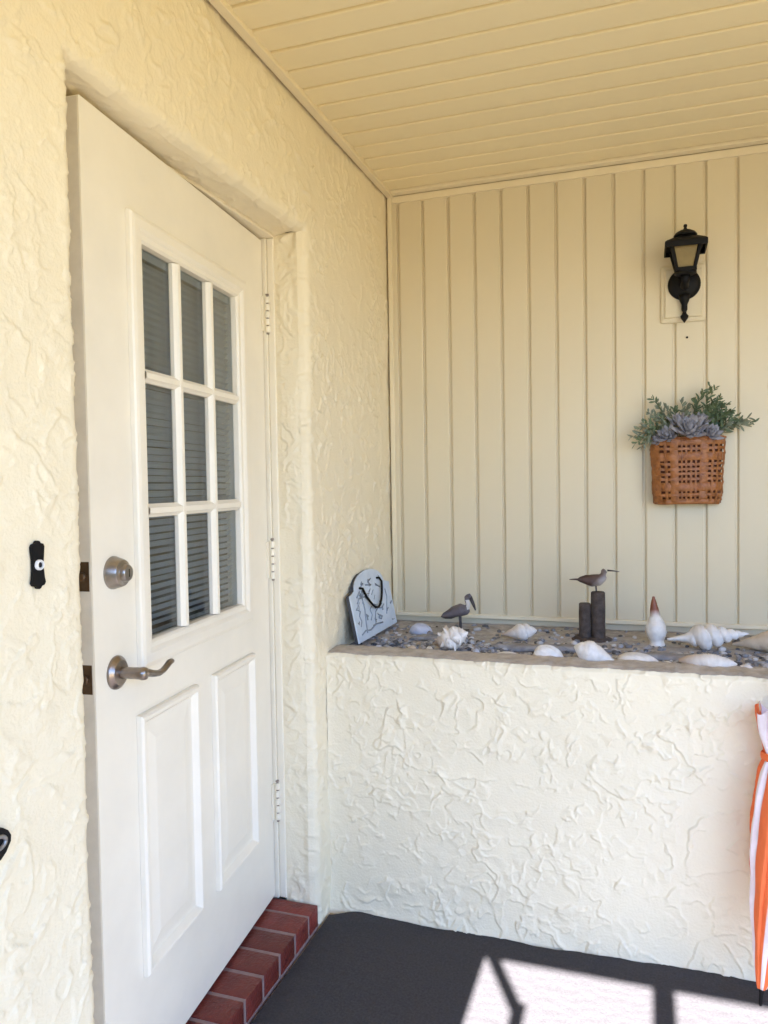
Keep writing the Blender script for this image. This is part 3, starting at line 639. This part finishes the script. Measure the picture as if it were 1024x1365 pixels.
# ------------------------------------------------------------------ artificial plants in the basket
pt = thing('artificial_plant', (BX, -0.05, BZ1 - 0.012), 'artificial blue-grey succulents and feathery green sprigs filling the basket', 'plant')
M_SUC = mat('blue_grey_succulent', (0.38, 0.375, 0.41), 0.6, col2=(0.18, 0.18, 0.215), vscale=30)
M_GRN = mat('muted_green_leaf', (0.13, 0.18, 0.085), 0.6, col2=(0.06, 0.095, 0.05), vscale=25)
M_GRN2 = mat('grey_green_leaf', (0.22, 0.25, 0.17), 0.6, col2=(0.12, 0.145, 0.095), vscale=25)
def leaf(b, base, dirv, up, ln, wd, th=0.25, curl=0.2):
    dirv = dirv.normalized(); side = dirv.cross(up).normalized(); nrm = side.cross(dirv)
    sec = [(0.0, 0.35), (0.3, 0.85), (0.6, 1.0), (0.85, 0.6), (1.0, 0.04)]; V = []
    for t_, w_ in sec:
        p = base + dirv * (ln * t_) + nrm * (curl * ln * t_ * t_); hw = wd * w_ / 2
        V += [p - side * hw, p - nrm * (hw * th * 2), p + side * hw, p + nrm * (hw * th)]
    Fq = []
    for i in range(4):
        for k in range(4): Fq.append((i * 4 + k, i * 4 + (k + 1) % 4, i * 4 + 4 + (k + 1) % 4, i * 4 + 4 + k))
    b.add(V, Fq + [(0, 3, 2, 1), (16, 17, 18, 19)])
def rosette(c, axis, R, nl=26):
    b = MB(); axis = Vector(axis).normalized(); t = Vector((1, 0, 0)); e1 = (t - axis * t.dot(axis)).normalized(); e2 = axis.cross(e1)
    for i in range(nl):
        f = i / nl; an = i * 2.39996; tilt = 0.15 + 1.25 * f
        rad = e1 * math.cos(an) + e2 * math.sin(an); dv = rad * math.sin(tilt) + axis * math.cos(tilt)
        leaf(b, Vector(c) + rad * (0.004 * f) - axis * (0.012 * f), dv, axis if tilt > 0.3 else -rad, R * (0.5 + 0.55 * f) * rnd.uniform(.9, 1.1), R * 0.50 * (0.6 + .4 * f), 0.3, 0.28)
    b.build('succulent_rosette', M_SUC, pt, True, angle=50)
rosette((0.006, -0.070, 0.036), (0.02, -0.72, 0.62), 0.062, 40)
rosette((-0.064, -0.060, 0.020), (-0.42, -0.72, 0.48), 0.044, 28)
rosette((0.072, -0.056, 0.024), (0.42, -0.70, 0.52), 0.044, 28)
rosette((-0.030, -0.035, 0.070), (-0.15, -0.5, 0.85), 0.042, 24)
rosette((0.044, -0.035, 0.070), (0.2, -0.5, 0.82), 0.040, 24)
rosette((-0.098, -0.045, 0.008), (-0.7, -0.55, 0.4), 0.030, 18)
def sprig(x, tip, nleaf, lsize, m, droop=0.0):
    b = MB(); p0 = Vector((x, rnd.uniform(-.02, .025), -0.01)); p2 = Vector(tip); p1 = p0.lerp(p2, 0.5) + Vector((0, 0, 0.035 + droop))
    pts = [p0 * (1 - t) ** 2 + p1 * (2 * t * (1 - t)) + p2 * t * t for t in np.linspace(0, 1, 9).tolist()]
    b.tube(pts, [0.0014 * (1 - 0.6 * i / 8) for i in range(9)], 5)
    for i in range(nleaf):
        t = 0.22 + 0.78 * i / (nleaf - 1); f = t * 8; k = min(7, int(f)); p = pts[k].lerp(pts[k + 1], f - k); tg = (pts[k + 1] - pts[k]).normalized()
        rv = Vector((rnd.uniform(-1, 1), rnd.uniform(-1, 1), rnd.uniform(-1, 1))); sd = (rv - tg * rv.dot(tg)).normalized()
        dv = tg * rnd.uniform(0.4, 1.0) + sd * rnd.uniform(0.5, 1.0)
        leaf(b, p, dv, tg.cross(sd), lsize * rnd.uniform(.6, 1.2) * (1 - 0.35 * t), lsize * 0.22, 0.2, rnd.uniform(-.2, .3))
    b.build('sprig', m, pt, True, angle=60)
tips = [(0.075, -0.02, 0.205), (0.055, -0.01, 0.185), (0.092, -0.03, 0.190), (0.11, -0.02, 0.160), (0.135, -0.03, 0.135), (0.150, -0.02, 0.110), (0.128, -0.05, 0.10), (0.165, -0.03, 0.085), (0.205, -0.03, 0.078), (0.222, -0.02, 0.062),
        (0.200, -0.05, 0.045), (0.180, -0.02, 0.06), (0.030, -0.01, 0.150), (0.0, 0.0, 0.135), (-0.02, 0.0, 0.155), (-0.045, 0.0, 0.125), (-0.075, -0.01, 0.130), (-0.105, -0.01, 0.150), (-0.12, -0.02, 0.165), (-0.135, -0.02, 0.115),
        (-0.11, -0.02, 0.10), (-0.15, -0.03, 0.075), (-0.17, -0.03, 0.05), (-0.195, -0.03, 0.020), (-0.18, -0.05, -0.005), (-0.145, -0.05, 0.015), (-0.155, -0.04, -0.015), (0.09, -0.05, 0.12), (0.105, -0.045, 0.135), (0.12, -0.01, 0.13), (0.085, 0.0, 0.15), (0.14, 0.0, 0.10), (-0.09, -0.05, 0.06), (-0.125, -0.04, 0.05)]
for k, tp in enumerate(tips):
    right = tp[0] > 0.05 and tp[2] > 0.08
    tp = (tp[0] * 0.95, tp[1], tp[2] * 0.93); sprig(tp[0] * 0.35 + rnd.uniform(-.02, .02), tp, 30 if right else 22, 0.031 if right else 0.033, M_GRN if right or k % 3 == 0 else M_GRN2, 0.02 if tp[2] < 0.06 else 0)

# ------------------------------------------------------------------ shells on the planter
def shell(name, label, c, axis, length, env, whorls, dent, m, group=None, spikes=0.0, roll=0.0, slit=0.0, rings=90, seg=48, flare=0.0):
    """spiral shell: env = [(t, radius)] along the axis (t 0 = canal end, 1 = spire tip)"""
    ax = Vector(axis).normalized(); t0 = Vector((0, 0, 1)) if abs(ax.z) < 0.9 else Vector((1, 0, 0))
    e1 = (t0 - ax * t0.dot(ax)).normalized(); e2 = ax.cross(e1); tt = np.array([e[0] for e in env]); rr_ = np.array([e[1] for e in env])
    V = []; A = []
    for i in range(rings + 1):
        t = i / rings; E = float(np.interp(t, tt, rr_)); sm = float(np.interp(min(1, t + .03), tt, rr_)); sm2 = float(np.interp(max(0, t - .03), tt, rr_)); E = 0.5 * E + 0.25 * (sm + sm2)
        for k in range(seg):
            a = 2 * math.pi * k / seg + roll
            tw = max(0.0, (t - 0.30) / 0.70)
            u = whorls * (0.55 * tw + 0.45 * tw ** 3) - (a - roll) / (2 * math.pi); fr_ = u - math.floor(u)
            on = min(1, max(0, (t - 0.26) / 0.08)) if t < .34 else 1.0
            prof = math.sin(math.pi * min(1, fr_ / 0.9)) ** 0.55 if fr_ < .9 else 0.0
            r = E * (1 - dent * on * (1 - prof)) + 0.0003 * math.sin(a * 23 + t * 60) + 0.00045 * math.sin(t * 150 + 2 * math.sin(a)) * min(1, E / 0.02)
            if spikes and 0.12 < t < 0.93:
                sp = max(0.0, math.cos(a * 6 + t * 5 + math.sin(t * 31))) ** 3 * max(0.0, math.cos((t - .18) * 2 * math.pi * 5.2 + 0.8 * math.sin(a * 2))) ** 2; r += spikes * sp * (0.4 + E / max(rr_)) * (0.65 + 0.5 * math.sin(a * 11 + t * 47)) + 0.0022 * math.sin(a * 9 + t * 40) * math.sin(t * 55 + a * 3)
            if slit and t < 0.58:
                w_ = math.sin(math.pi * t / 0.58); da = math.atan2(math.sin(a - roll - 4.4), math.cos(a - roll - 4.4)); r -= slit * E * w_ * math.exp(-(da / 0.28) ** 2)
                r += flare * E * w_ * math.exp(-((da + 0.62) / 0.22) ** 2)
            V.append(ax * ((t - 0.5) * length) + e1 * (r * math.cos(a)) + e2 * (r * math.sin(a))); A.append(t if m != M_BANDED else fr_)
    Fq = [(i * seg + k, i * seg + (k + 1) % seg, (i + 1) * seg + (k + 1) % seg, (i + 1) * seg + k) for i in range(rings) for k in range(seg)]
    Fq += [tuple(range(seg - 1, -1, -1)), tuple(rings * seg + k for k in range(seg))]
    zmin = min(v.z for v in V); b = MB().add(V, Fq, A); base = Vector((c[0], c[1], c[2] - 0.002)); b.v = [(x, y, z - zmin) for x, y, z in b.v]
    o = b.build(name, m, None, True, 'band', loc=base); return tag(o, label, 'shell', group)
M_BANDED = None
M_SHW = attr_mat('white_shell', 'band', (0.66, 0.62, 0.56), (0.82, 0.80, 0.77), 0.4, bump=0.0008, bscale=90)
M_SHT = attr_mat('tan_tipped_shell', 'band', (0.42, 0.30, 0.20), (0.80, 0.77, 0.73), 0.45, mid=(0.74, 0.69, 0.62), bump=0.0008, bscale=90)
M_SHB = attr_mat('beige_shell', 'band', (0.52, 0.42, 0.30), (0.66, 0.57, 0.45), 0.5, bump=0.001, bscale=70)
M_SHO = attr_mat('orange_tip_shell', 'band', (0.76, 0.74, 0.70), (0.22, 0.065, 0.025), 0.4, mid=(0.76, 0.72, 0.66), bump=0.0005, bscale=90)
M_SHO.node_tree.nodes['Color Ramp'].color_ramp.elements[1].position = 0.58; M_SHO.node_tree.nodes['Color Ramp'].color_ramp.elements[2].position = 0.74
M_SHG = attr_mat('grey_blue_shell', 'band', (0.42, 0.44, 0.52), (0.60, 0.62, 0.70), 0.45, bump=0.0008, bscale=70)

shell('whelk_shell', 'large white whelk with stacked spiral whorls lying on its side', (1.155, -0.285, zf(1.155, -.285)), (0.97, 0.10, 0.10), 0.245,
      [(0, 0.004), (0.12, 0.008), (0.26, 0.016), (0.34, 0.036), (0.44, 0.045), (0.54, 0.042), (0.64, 0.033), (0.76, 0.022), (0.88, 0.012), (0.97, 0.004), (1, 0.001)], 6.0, 0.30, M_SHW, slit=0.45, roll=0.6, flare=.15)
shell('conch_shell', 'beige conch shell lying against the large white whelk', (1.345, -0.27, zf(1.345, -.27)), (1.0, -0.22, 0.16), 0.235,
      [(0, 0.003), (0.12, 0.010), (0.28, 0.022), (0.45, 0.036), (0.6, 0.041), (0.72, 0.034), (0.85, 0.02), (0.95, 0.008), (1, 0.001)], 3.2, 0.12, M_SHB, slit=0.4, roll=1.2)
shell('whelk_shell', 'small white whelk shell with greyish bands below the pelican figurine', (0.552, -0.265, zf(0.552, -.265)), (1.0, 0.25, 0.12), 0.120,
      [(0, 0.003), (0.14, 0.008), (0.3, 0.017), (0.45, 0.028), (0.6, 0.0305), (0.74, 0.027), (0.86, 0.018), (0.95, 0.009), (1, 0.001)], 3.0, 0.16, M_SHT, slit=0.4, roll=0.4)
shell('spindle_shell', 'white shell standing upright with a pointed orange-brown top', (0.998, -0.245, zf(0.998, -.245)), (-0.07, 0.02, 1.0), 0.163,
      [(0, 0.026), (0.04, 0.024), (0.09, 0.022), (0.18, 0.029), (0.30, 0.0345), (0.42, 0.032), (0.52, 0.024), (0.60, 0.0175), (0.72, 0.0145), (0.86, 0.010), (1, 0.003)], 1.6, 0.10, M_SHO)
shell('murex_shell', 'chalky white spiny murex shell with a tan end', (0.372, -0.525, zf(0.372, -.525)), (0.82, -0.30, 0.35), 0.135,
      [(0, 0.006), (0.14, 0.016), (0.3, 0.031), (0.48, 0.038), (0.62, 0.035), (0.78, 0.024), (0.9, 0.013), (1, 0.002)], 3.0, 0.22, M_SHT, spikes=0.015, slit=0.3, roll=2.0)
shell('whelk_shell', 'plump white shell at the rim sloping down towards a narrow end', (0.822, -0.565, zf(0.822, -.565)), (-0.93, 0.12, 0.30), 0.128,
      [(0, 0.003), (0.12, 0.010), (0.28, 0.020), (0.45, 0.030), (0.62, 0.036), (0.76, 0.031), (0.88, 0.020), (0.96, 0.009), (1, 0.001)], 2.4, 0.08, M_SHW, slit=0.3, roll=3.4)
shell('olive_shell', 'long low shell at the rim with a tan end and a white end', (1.135, -0.560, zf(1.135, -.560)), (1.0, -0.08, 0.0), 0.155,
      [(0, 0.004), (0.12, 0.013), (0.3, 0.021), (0.5, 0.0245), (0.7, 0.022), (0.86, 0.014), (0.95, 0.007), (1, 0.001)], 2.0, 0.08, M_SHT, slit=0.3, roll=0.2)

def scallop(name, label, c, rz, tilt, L, W, Hh, m, ribs=14, rib=0.06, grp=None, peak=0.5):
    b = MB(); V = []; Fq = []; A = []; n1, n2 = 18, 72
    for i in range(n1 + 1):
        f = i / n1
        for k in range(n2):
            a = 2 * math.pi * k / n2; rr2 = f * (1 + 0.05 * math.cos(a * 3))
            x = math.cos(a) * rr2; y = math.sin(a) * rr2
            ang_h = math.atan2(y, x + 1.15); rb = math.cos(ang_h * ribs * 2.2) * rib * f
            px_ = x - (peak - 0.5) * 1.3 * (1 - f)
            z = (1 - f * f) ** 0.62 * (1 + rb * 1.2) + rb * 0.25 * (1 - f * .4)
            V.append(Vector((px_ * L / 2, y * W / 2, max(0, z) * Hh))); A.append(0.5 + 0.5 * math.cos(f * 9) * .6)
    for i in range(n1):
        for k in range(n2): Fq.append((i * n2 + k, i * n2 + (k + 1) % n2, (i + 1) * n2 + (k + 1) % n2, (i + 1) * n2 + k))
    Fq.append(tuple(n1 * n2 + k for k in range(n2)))
    R = Matrix.Rotation(rz, 3, 'Z') @ Matrix.Rotation(tilt, 3, 'Y'); V = [R @ v for v in V]; zmin = min(v.z for v in V)
    o = b.add([(v.x, v.y, v.z - zmin) for v in V], Fq, A).build(name, m, None, True, 'band', loc=(c[0], c[1], c[2] - 0.002)); return tag(o, label, 'shell', grp)
scallop('cockle_shell', 'domed blue-grey cockle shell in the corner between plaque and pelican', (0.190, -0.25, zf(.19, -.25)), 0.2, 0.1, 0.088, 0.07, 0.036, M_SHG, 12, 0.05)
scallop('clam_shell', 'flat cream clam shell beside the spiny murex', (0.556, -0.548, zf(.556, -.548)), 0.1, 0.0, 0.092, 0.05, 0.022, M_SHW, 8, 0.03)
scallop('limpet_shell', 'peaked white limpet-like shell at the rim between two rounder shells', (0.680, -0.545, zf(.68, -.545)), 0.0, -0.08, 0.098, 0.062, 0.046, M_SHW, 9, 0.07, peak=0.62)
scallop('scallop_shell', 'flat white ribbed scallop shell in front of the upright spindle shell', (0.942, -0.515, zf(.942, -.515)), -0.1, 0.05, 0.125, 0.075, 0.026, M_SHW, 14, 0.06)
small = [(0.13, -0.545, 0.030, 'tiny grey shell fragment just in front of the plaque', M_SHG), (0.245, -0.548, 0.045, 'small tan shell on the pebbles left of the spiny murex', M_SHB), (0.30, -0.53, 0.036, 'small beige shell touching the spiny murex', M_SHT),
         (0.455, -0.535, 0.032, 'tiny grey shell between the murex and the cream clam', M_SHG), (1.028, -0.545, 0.034, 'tiny white shell between the scallop and the long low shell', M_SHW), (1.235, -0.565, 0.050, 'small white shell at the rim below the beige conch', M_SHW), (1.30, -0.535, 0.045, 'small grey-blue shell on the pebbles below the beige conch', M_SHG), (0.745, -0.555, 0.030, 'tiny cream shell beside the peaked limpet', M_SHT)]
for k, (x, y, L, lab, m_) in enumerate(small):
    scallop('small_shell', lab, (x, y, zf(x, y) + .002), rnd.uniform(0, 3), rnd.uniform(-.25, .25), L, L * 0.7, L * 0.42, m_, 9, 0.06)
# a few loose flat stones
M_STONE = mat('grey_flat_stone', (0.36, 0.36, 0.37), 0.85, col2=(0.20, 0.20, 0.21), vscale=30, bump=0.002, bscale=60)
for k, (x, y, L, W_, lab) in enumerate([(0.30, -0.36, 0.20, 0.07, 'long flat grey stone lying in front of the pelican figurine'), (0.60, -0.43, 0.24, 0.06, 'flat grey stone strip behind the cream clam shell'), (1.06, -0.45, 0.22, 0.07, 'flat blue-grey stone in front of the large whelk'), (0.72, -0.40, 0.15, 0.06, 'short flat grey stone in front of the piling figurine')]):
    b = MB(); V = []; n = 22
    prof = [(0.80, -0.006), (1.0, 0.0), (0.98, 0.007), (0.85, 0.012), (0.4, 0.0135)]; ph_ = rnd.uniform(0, 6)
    for s_, h_ in prof:
        for i in range(n):
            a = 2 * math.pi * i / n; q = s_ * (1 + 0.10 * math.sin(3 * a + ph_) + 0.06 * math.sin(7 * a + 2 * ph_)); V.append((q * L / 2 * math.cos(a), q * W_ / 2 * math.sin(a), h_ + 0.002 * math.sin(4 * a + ph_)))
    Fq = [(i * n + k2, i * n + (k2 + 1) % n, (i + 1) * n + (k2 + 1) % n, (i + 1) * n + k2) for i in range(len(prof) - 1) for k2 in range(n)] + [tuple(range(n - 1, -1, -1)), tuple((len(prof) - 1) * n + i for i in range(n))]
    tag(b.add(V, Fq).build('flat_stone', M_STONE, None, True, angle=60, loc=(x, y, zf(x, y) + 0.004)), lab, 'stone')

# ------------------------------------------------------------------ bird figurines (bodies grown as one surface by voxel remesh)
def remeshed(name, b, m, parent, voxel=0.0022, smooth=6, attr_fn=None):
    me = b.mesh(name + '_src', None); o = bpy.data.objects.new(name + '_src', me); COL.objects.link(o)
    r = o.modifiers.new('r', 'REMESH'); r.mode = 'VOXEL'; r.voxel_size = voxel
    s = o.modifiers.new('s', 'SMOOTH'); s.iterations = smooth; s.factor = 0.5
    dg = bpy.context.evaluated_depsgraph_get(); dg.update(); m2 = bpy.data.meshes.new_from_object(o.evaluated_get(dg)); m2.name = name
    bpy.data.objects.remove(o); bpy.data.meshes.remove(me); m2.materials.clear(); m2.materials.append(m)
    m2.polygons.foreach_set('use_smooth', [True] * len(m2.polygons))
    if attr_fn:
        at = m2.attributes.new('band', 'FLOAT', 'POINT'); at.data.foreach_set('value', [attr_fn(v.co) for v in m2.vertices])
    return link(name, m2, parent)
M_PEL = attr_mat('painted_pelican', 'band', (0.13, 0.11, 0.115), (0.62, 0.58, 0.53), 0.6, bump=0.001, bscale=80)
M_BILL = mat('dark_brown_bill', (0.055, 0.045, 0.045), 0.5, var=.3, vscale=40)
pe = thing('pelican_figurine', (0.315, -0.17, zf(.315, -.17)), 'small grey-brown pelican figurine with its long bill pointing down', 'figurine')
b = MB()
b.tube([(-0.063, 0, 0.050), (-0.045, 0, 0.058), (-0.020, 0, 0.069), (0.008, 0, 0.078), (0.028, 0, 0.075), (0.038, 0, 0.068)], [0.003, 0.011, 0.021, 0.024, 0.019, 0.008], 16)
b.tube([(0.020, 0, 0.080), (0.033, 0, 0.088), (0.036, 0, 0.100), (0.031, 0, 0.112), (0.031, 0, 0.124), (0.038, 0, 0.131)], [0.014, 0.0115, 0.009, 0.0085, 0.010, 0.009], 12)
b.tube([(0.030, 0, 0.126), (0.041, 0, 0.130), (0.047, 0, 0.125)], [0.008, 0.0105, 0.006], 10)
remeshed('body', b, M_PEL, pe, attr_fn=lambda c: 1.0 if (c.x > 0.022 and 0.082 < c.z < 0.116 and c.x > 0.03 - (c.z - .1) * .2) else 0.0)
MB().tube([(0.043, 0, 0.128), (0.050, 0, 0.112), (0.057, 0, 0.095), (0.063, 0, 0.078)], [0.0075, 0.0068, 0.0055, 0.0022], 10, (1.0, 0.7)).build('bill', M_BILL, pe, True)
for s_ in (-1, 1):
    b = MB(); leaf(b, Vector((0.022, s_ * 0.020, 0.080)), Vector((-1, -s_ * .12, -0.33)), Vector((0, s_, 0)), 0.092, 0.036, 0.2, 0.05); b.build('wing', M_PEL, pe, True)
    MB().tube([(0.004, s_ * 0.008, 0.060), (0.006, s_ * 0.009, 0.030), (0.006, s_ * 0.009, 0.003), (0.020, s_ * 0.011, 0.0015)], [0.0042, 0.003, 0.003, 0.0035], 8).build('leg', M_BILL, pe, True)
MB().cbox(-0.025, 0.035, -0.022, 0.022, -0.006, 0.003, 0.002).build('base', M_GREYWOOD, pe)

sp_ = thing('sandpiper_figurine', (0.802, -0.205, zf(.802, -.205)), 'brown long-billed sandpiper figurine perched on two dark wooden pilings', 'figurine')
def piling(x, y, r, h): 
    MB().lathe([(r * 1.02, -0.004), (r, 0.004), (r * 0.97, h * 0.4), (r * 1.0, h * 0.7), (r * 0.96, h - 0.003), (r * 0.86, h), (0, h + 0.001)], (x, y, 0), (0, 0, 1), 20).build('piling', M_GREYWOOD, sp_, True, angle=50)
piling(0.011, 0, 0.0245, 0.168); piling(-0.033, -0.004, 0.0205, 0.128)
MB().lathe([(0.072, -0.006), (0.070, 0.004), (0.060, 0.010), (0.0, 0.012)], (-0.008, 0, 0), (0, 0, 1), 28, (1, .65)).build('base', M_GREYWOOD, sp_, True)
M_SPB = attr_mat('painted_sandpiper', 'band', (0.085, 0.05, 0.04), (0.42, 0.38, 0.35), 0.6, bump=0.001, bscale=90)
b = MB()
b.tube([(-0.052, 0, 0.207), (-0.035, 0, 0.208), (-0.010, 0, 0.206), (0.014, 0, 0.209), (0.030, 0, 0.217), (0.037, 0, 0.223)], [0.006, 0.014, 0.0215, 0.0205, 0.013, 0.007], 16)
b.tube([(0.020, 0, 0.215), (0.029, 0, 0.228), (0.031, 0, 0.238), (0.036, 0, 0.243)], [0.012, 0.0095, 0.0105, 0.0095], 12)
remeshed('body', b, M_SPB, sp_, attr_fn=lambda c: float(min(1, max(0, (c.x * 0.55 - (c.z - 0.207) * 0.5 + 0.0) / 0.02))) if c.z < 0.234 else 0.2)
MB().tube([(-0.045, 0, 0.208), (-0.066, 0, 0.209), (-0.084, 0, 0.208)], [0.009, 0.006, 0.003], 8, (0.5, 1)).build('tail', M_SPB, sp_, True)
MB().tube([(0.042, 0, 0.242), (0.060, 0, 0.241), (0.082, 0, 0.2385)], [0.0034, 0.0024, 0.0012], 8).build('bill', M_BILL, sp_, True)
for s_ in (-1, 1):
    b = MB(); leaf(b, Vector((0.018, s_ * 0.017, 0.213)), Vector((-1, -s_ * .14, -0.06)), Vector((0, s_, 0)), 0.078, 0.028, 0.2, 0.05); b.build('wing', M_SPB, sp_, True)
    MB().tube([(0.004, s_ * 0.007, 0.192), (0.006, s_ * 0.007, 0.166)], 0.0024, 6).build('leg', M_BILL, sp_, True)

# ------------------------------------------------------------------ painted plaque leaning in the corner
PLW = 0.415
pq = thing('painted_plaque', (0.062, -0.335, 0.8315), 'pale blue painted wooden plaque with an arched top leaning in the corner', 'plaque')
M_PLQ = mat('pale_blue_wash', (0.66, 0.72, 0.78), 0.6, col2=(0.50, 0.58, 0.66), vscale=14, bump=0.0008, bscale=60)
M_PLB = mat('dark_plaque_back', (0.05, 0.05, 0.055), 0.8)
M_INK = mat('dark_blue_grey_ink', (0.30, 0.35, 0.41), 0.7, var=.4, vscale=30)
lean = Matrix.Rotation(-0.20, 3, 'Y')      # local: Y along the wall, Z up, +X towards the room
ol = [(-PLW / 2, 0.0), (PLW / 2, 0.0), (PLW / 2, 0.160), (PLW / 2 - 0.02, 0.164)]
for a in np.linspace(0.05, math.pi - .05, 15).tolist(): ol.append((0.155 * math.cos(a), 0.168 + 0.062 * math.sin(a) ** 0.9))
ol += [(-PLW / 2 + 0.02, 0.164), (-PLW / 2, 0.160)]
def flatp(pts, x0, x1):
    b = MB().prism(pts, 0, 1); b.v = [tuple(lean @ Vector((x0 + (x1 - x0) * y, x, z))) for x, y, z in b.v]; return b
flatp(ol, -0.004, 0.0).build('board', M_PLQ, pq)
flatp([(a * 0.992, z * .992 + .001) for a, z in ol], -0.016, -0.0042).build('backing', M_PLB, pq)
def ink(pts, r=0.0022):
    b = MB().tube([lean @ Vector((0.0006, p[0], p[1])) for p in pts], r, 6); b.build('painted_line', M_INK, pq, True)
rnd2 = random.Random(21)
ink([(-0.118, 0.02), (-0.112, 0.06), (-0.10, 0.10), (-0.104, 0.14)], 0.003)
for a in (2.6, 2.0, 1.2, 0.5, 3.3, -0.2):
    p0 = (-0.104, 0.14); ink([p0, (p0[0] + 0.03 * math.cos(a), p0[1] + 0.022 * math.sin(a) + 0.006), (p0[0] + 0.055 * math.cos(a), p0[1] + 0.03 * math.sin(a) - .008)], 0.0028)
ink([(-0.17, 0.022), (-0.13, 0.03), (-0.08, 0.024), (-0.02, 0.034), (0.05, 0.028)], 0.0028)
ink([(-0.165, 0.05), (-0.15, 0.065), (-0.16, 0.085), (-0.145, 0.10)], 0.003)
ink([(-0.02, 0.05), (0.0, 0.075), (0.03, 0.085), (0.07, 0.078), (0.10, 0.088)], 0.0026)
ink([(-0.06, 0.055), (-0.04, 0.07), (-0.05, 0.09), (-0.03, 0.10)], 0.0026)
ink([(0.02, 0.05), (0.04, 0.056), (0.06, 0.05), (0.045, 0.042), (0.02, 0.05)], 0.003)
ink([(0.11, 0.05), (0.13, 0.08), (0.15, 0.11), (0.145, 0.14)], 0.0024)
for k in range(26):
    x = rnd2.uniform(-0.185, 0.175); z = rnd2.uniform(0.02, 0.145) if k > 8 else rnd2.uniform(0.15, 0.205)
    if k <= 8: x *= 0.6
    ink([(x, z), (x + rnd2.uniform(-.02, .02), z - rnd2.uniform(-.01, .012)), (x + rnd2.uniform(-.035, .035), z - rnd2.uniform(-.01, .015))], rnd2.uniform(0.0012, 0.0034))
wire = []
for t in np.linspace(0, 1, 22).tolist():
    a = math.pi * t; wire.append(lean @ Vector((0.009 + 0.004 * math.sin(a), -0.100 + 0.205 * t, 0.172 - 0.082 * math.sin(a) ** 0.8)))
wire = [lean @ Vector((0.004, -0.116, 0.176))] + wire + [lean @ Vector((0.004, 0.100, 0.187)), lean @ Vector((0.004, 0.075, 0.190))]
MB().tube(wire, 0.0042, 8).build('wire_handle', M_BLACK, pq, True)

# ------------------------------------------------------------------ furled orange and white umbrella
um = thing('furled_umbrella', (1.243, -0.790, 0.0), 'furled orange and white striped umbrella standing tip-down against the planter', 'umbrella')
tipv = Vector((0, 0, 0.002)); topv = Vector((0.075, 0.075, 0.98)); axu = (topv - tipv).normalized()
e1 = (Vector((1, 0, 0)) - axu * axu.x).normalized(); e2 = axu.cross(e1)
M_UMB = attr_mat('orange_white_cloth', 'stripe', M_ORANGE, (0.82, 0.73, 0.72), 0.75, bump=0.0012, bscale=45, sharp=True, wear=0.06)
env = [(0.045, 0.014), (0.06, 0.018), (0.14, 0.029), (0.26, 0.043), (0.38, 0.053), (0.46, 0.056), (0.54, 0.052), (0.60, 0.046), (0.632, 0.036), (0.648, 0.035), (0.668, 0.042), (0.70, 0.054), (0.73, 0.060), (0.760, 0.064)]
b = MB(); V = []; Fq = []; A = []; n1, n2 = 110, 128
for i in range(n1 + 1):
    h_ = 0.045 + (0.760 - 0.045) * i / n1; E_ = float(np.interp(h_, [e[0] for e in env], [e[1] for e in env])); top = max(0.0, (h_ - 0.64) / 0.12)
    for k in range(n2):
        a = 2 * math.pi * k / n2; tw = a * 8 - h_ * 9.0
        fold = ((tw / (2 * math.pi)) % 1.0); saw = (fold ** 0.8) * (1 - max(0, (fold - .88) / .12))
        r = E_ * (0.80 + 0.26 * saw * min(1, h_ / 0.2)) + 0.010 * top * math.sin(a * 8 + 1.3 * math.sin(a * 3)) + 0.0012 * math.sin(a * 5 + h_ * 40)
        hz = h_ + 0.012 * top * math.sin(a * 8 + 0.8)
        V.append(tipv + axu * hz + e1 * (r * math.cos(a)) + e2 * (r * math.sin(a)))
        A.append(0.27 + 0.5 * math.sin(tw * 0.5 + 2.3))
for i in range(n1):
    for k in range(n2): Fq.append((i * n2 + k, i * n2 + (k + 1) % n2, (i + 1) * n2 + (k + 1) % n2, (i + 1) * n2 + k))
Fq.append(tuple(range(n2 - 1, -1, -1)))
can = b.add(V, Fq, A).build('canopy', M_UMB, um, True, 'stripe')
pts = [tipv + axu * 0.640 + (e1 * math.cos(a) + e2 * math.sin(a)) * 0.0405 for a in np.linspace(0, 2 * math.pi, 31).tolist()]
b = MB().tube(pts, 0.006, 8, (1.6, 0.5), up=tuple(axu)); b.a = [0.0] * len(b.v); b.build('tie_strap', M_UMB, can, True, 'stripe')
MB().lathe([(0.003, 0.0), (0.0048, 0.006), (0.0055, 0.03), (0.0085, 0.045), (0.010, 0.052)], tuple(tipv), tuple(axu), 14).build('ferrule', M_BLACK, um, True)
MB().lathe([(0.0055, 0.05), (0.0055, 0.86)], tuple(tipv), tuple(axu), 12).build('shaft', M_GREYMET, um, True)
MB().lathe([(0.008, 0.855), (0.012, 0.86), (0.0125, 0.93), (0.015, 0.965), (0.012, 0.98), (0.0, 0.985)], tuple(tipv), tuple(axu), 18).build('handle', M_BLACK, um, True)
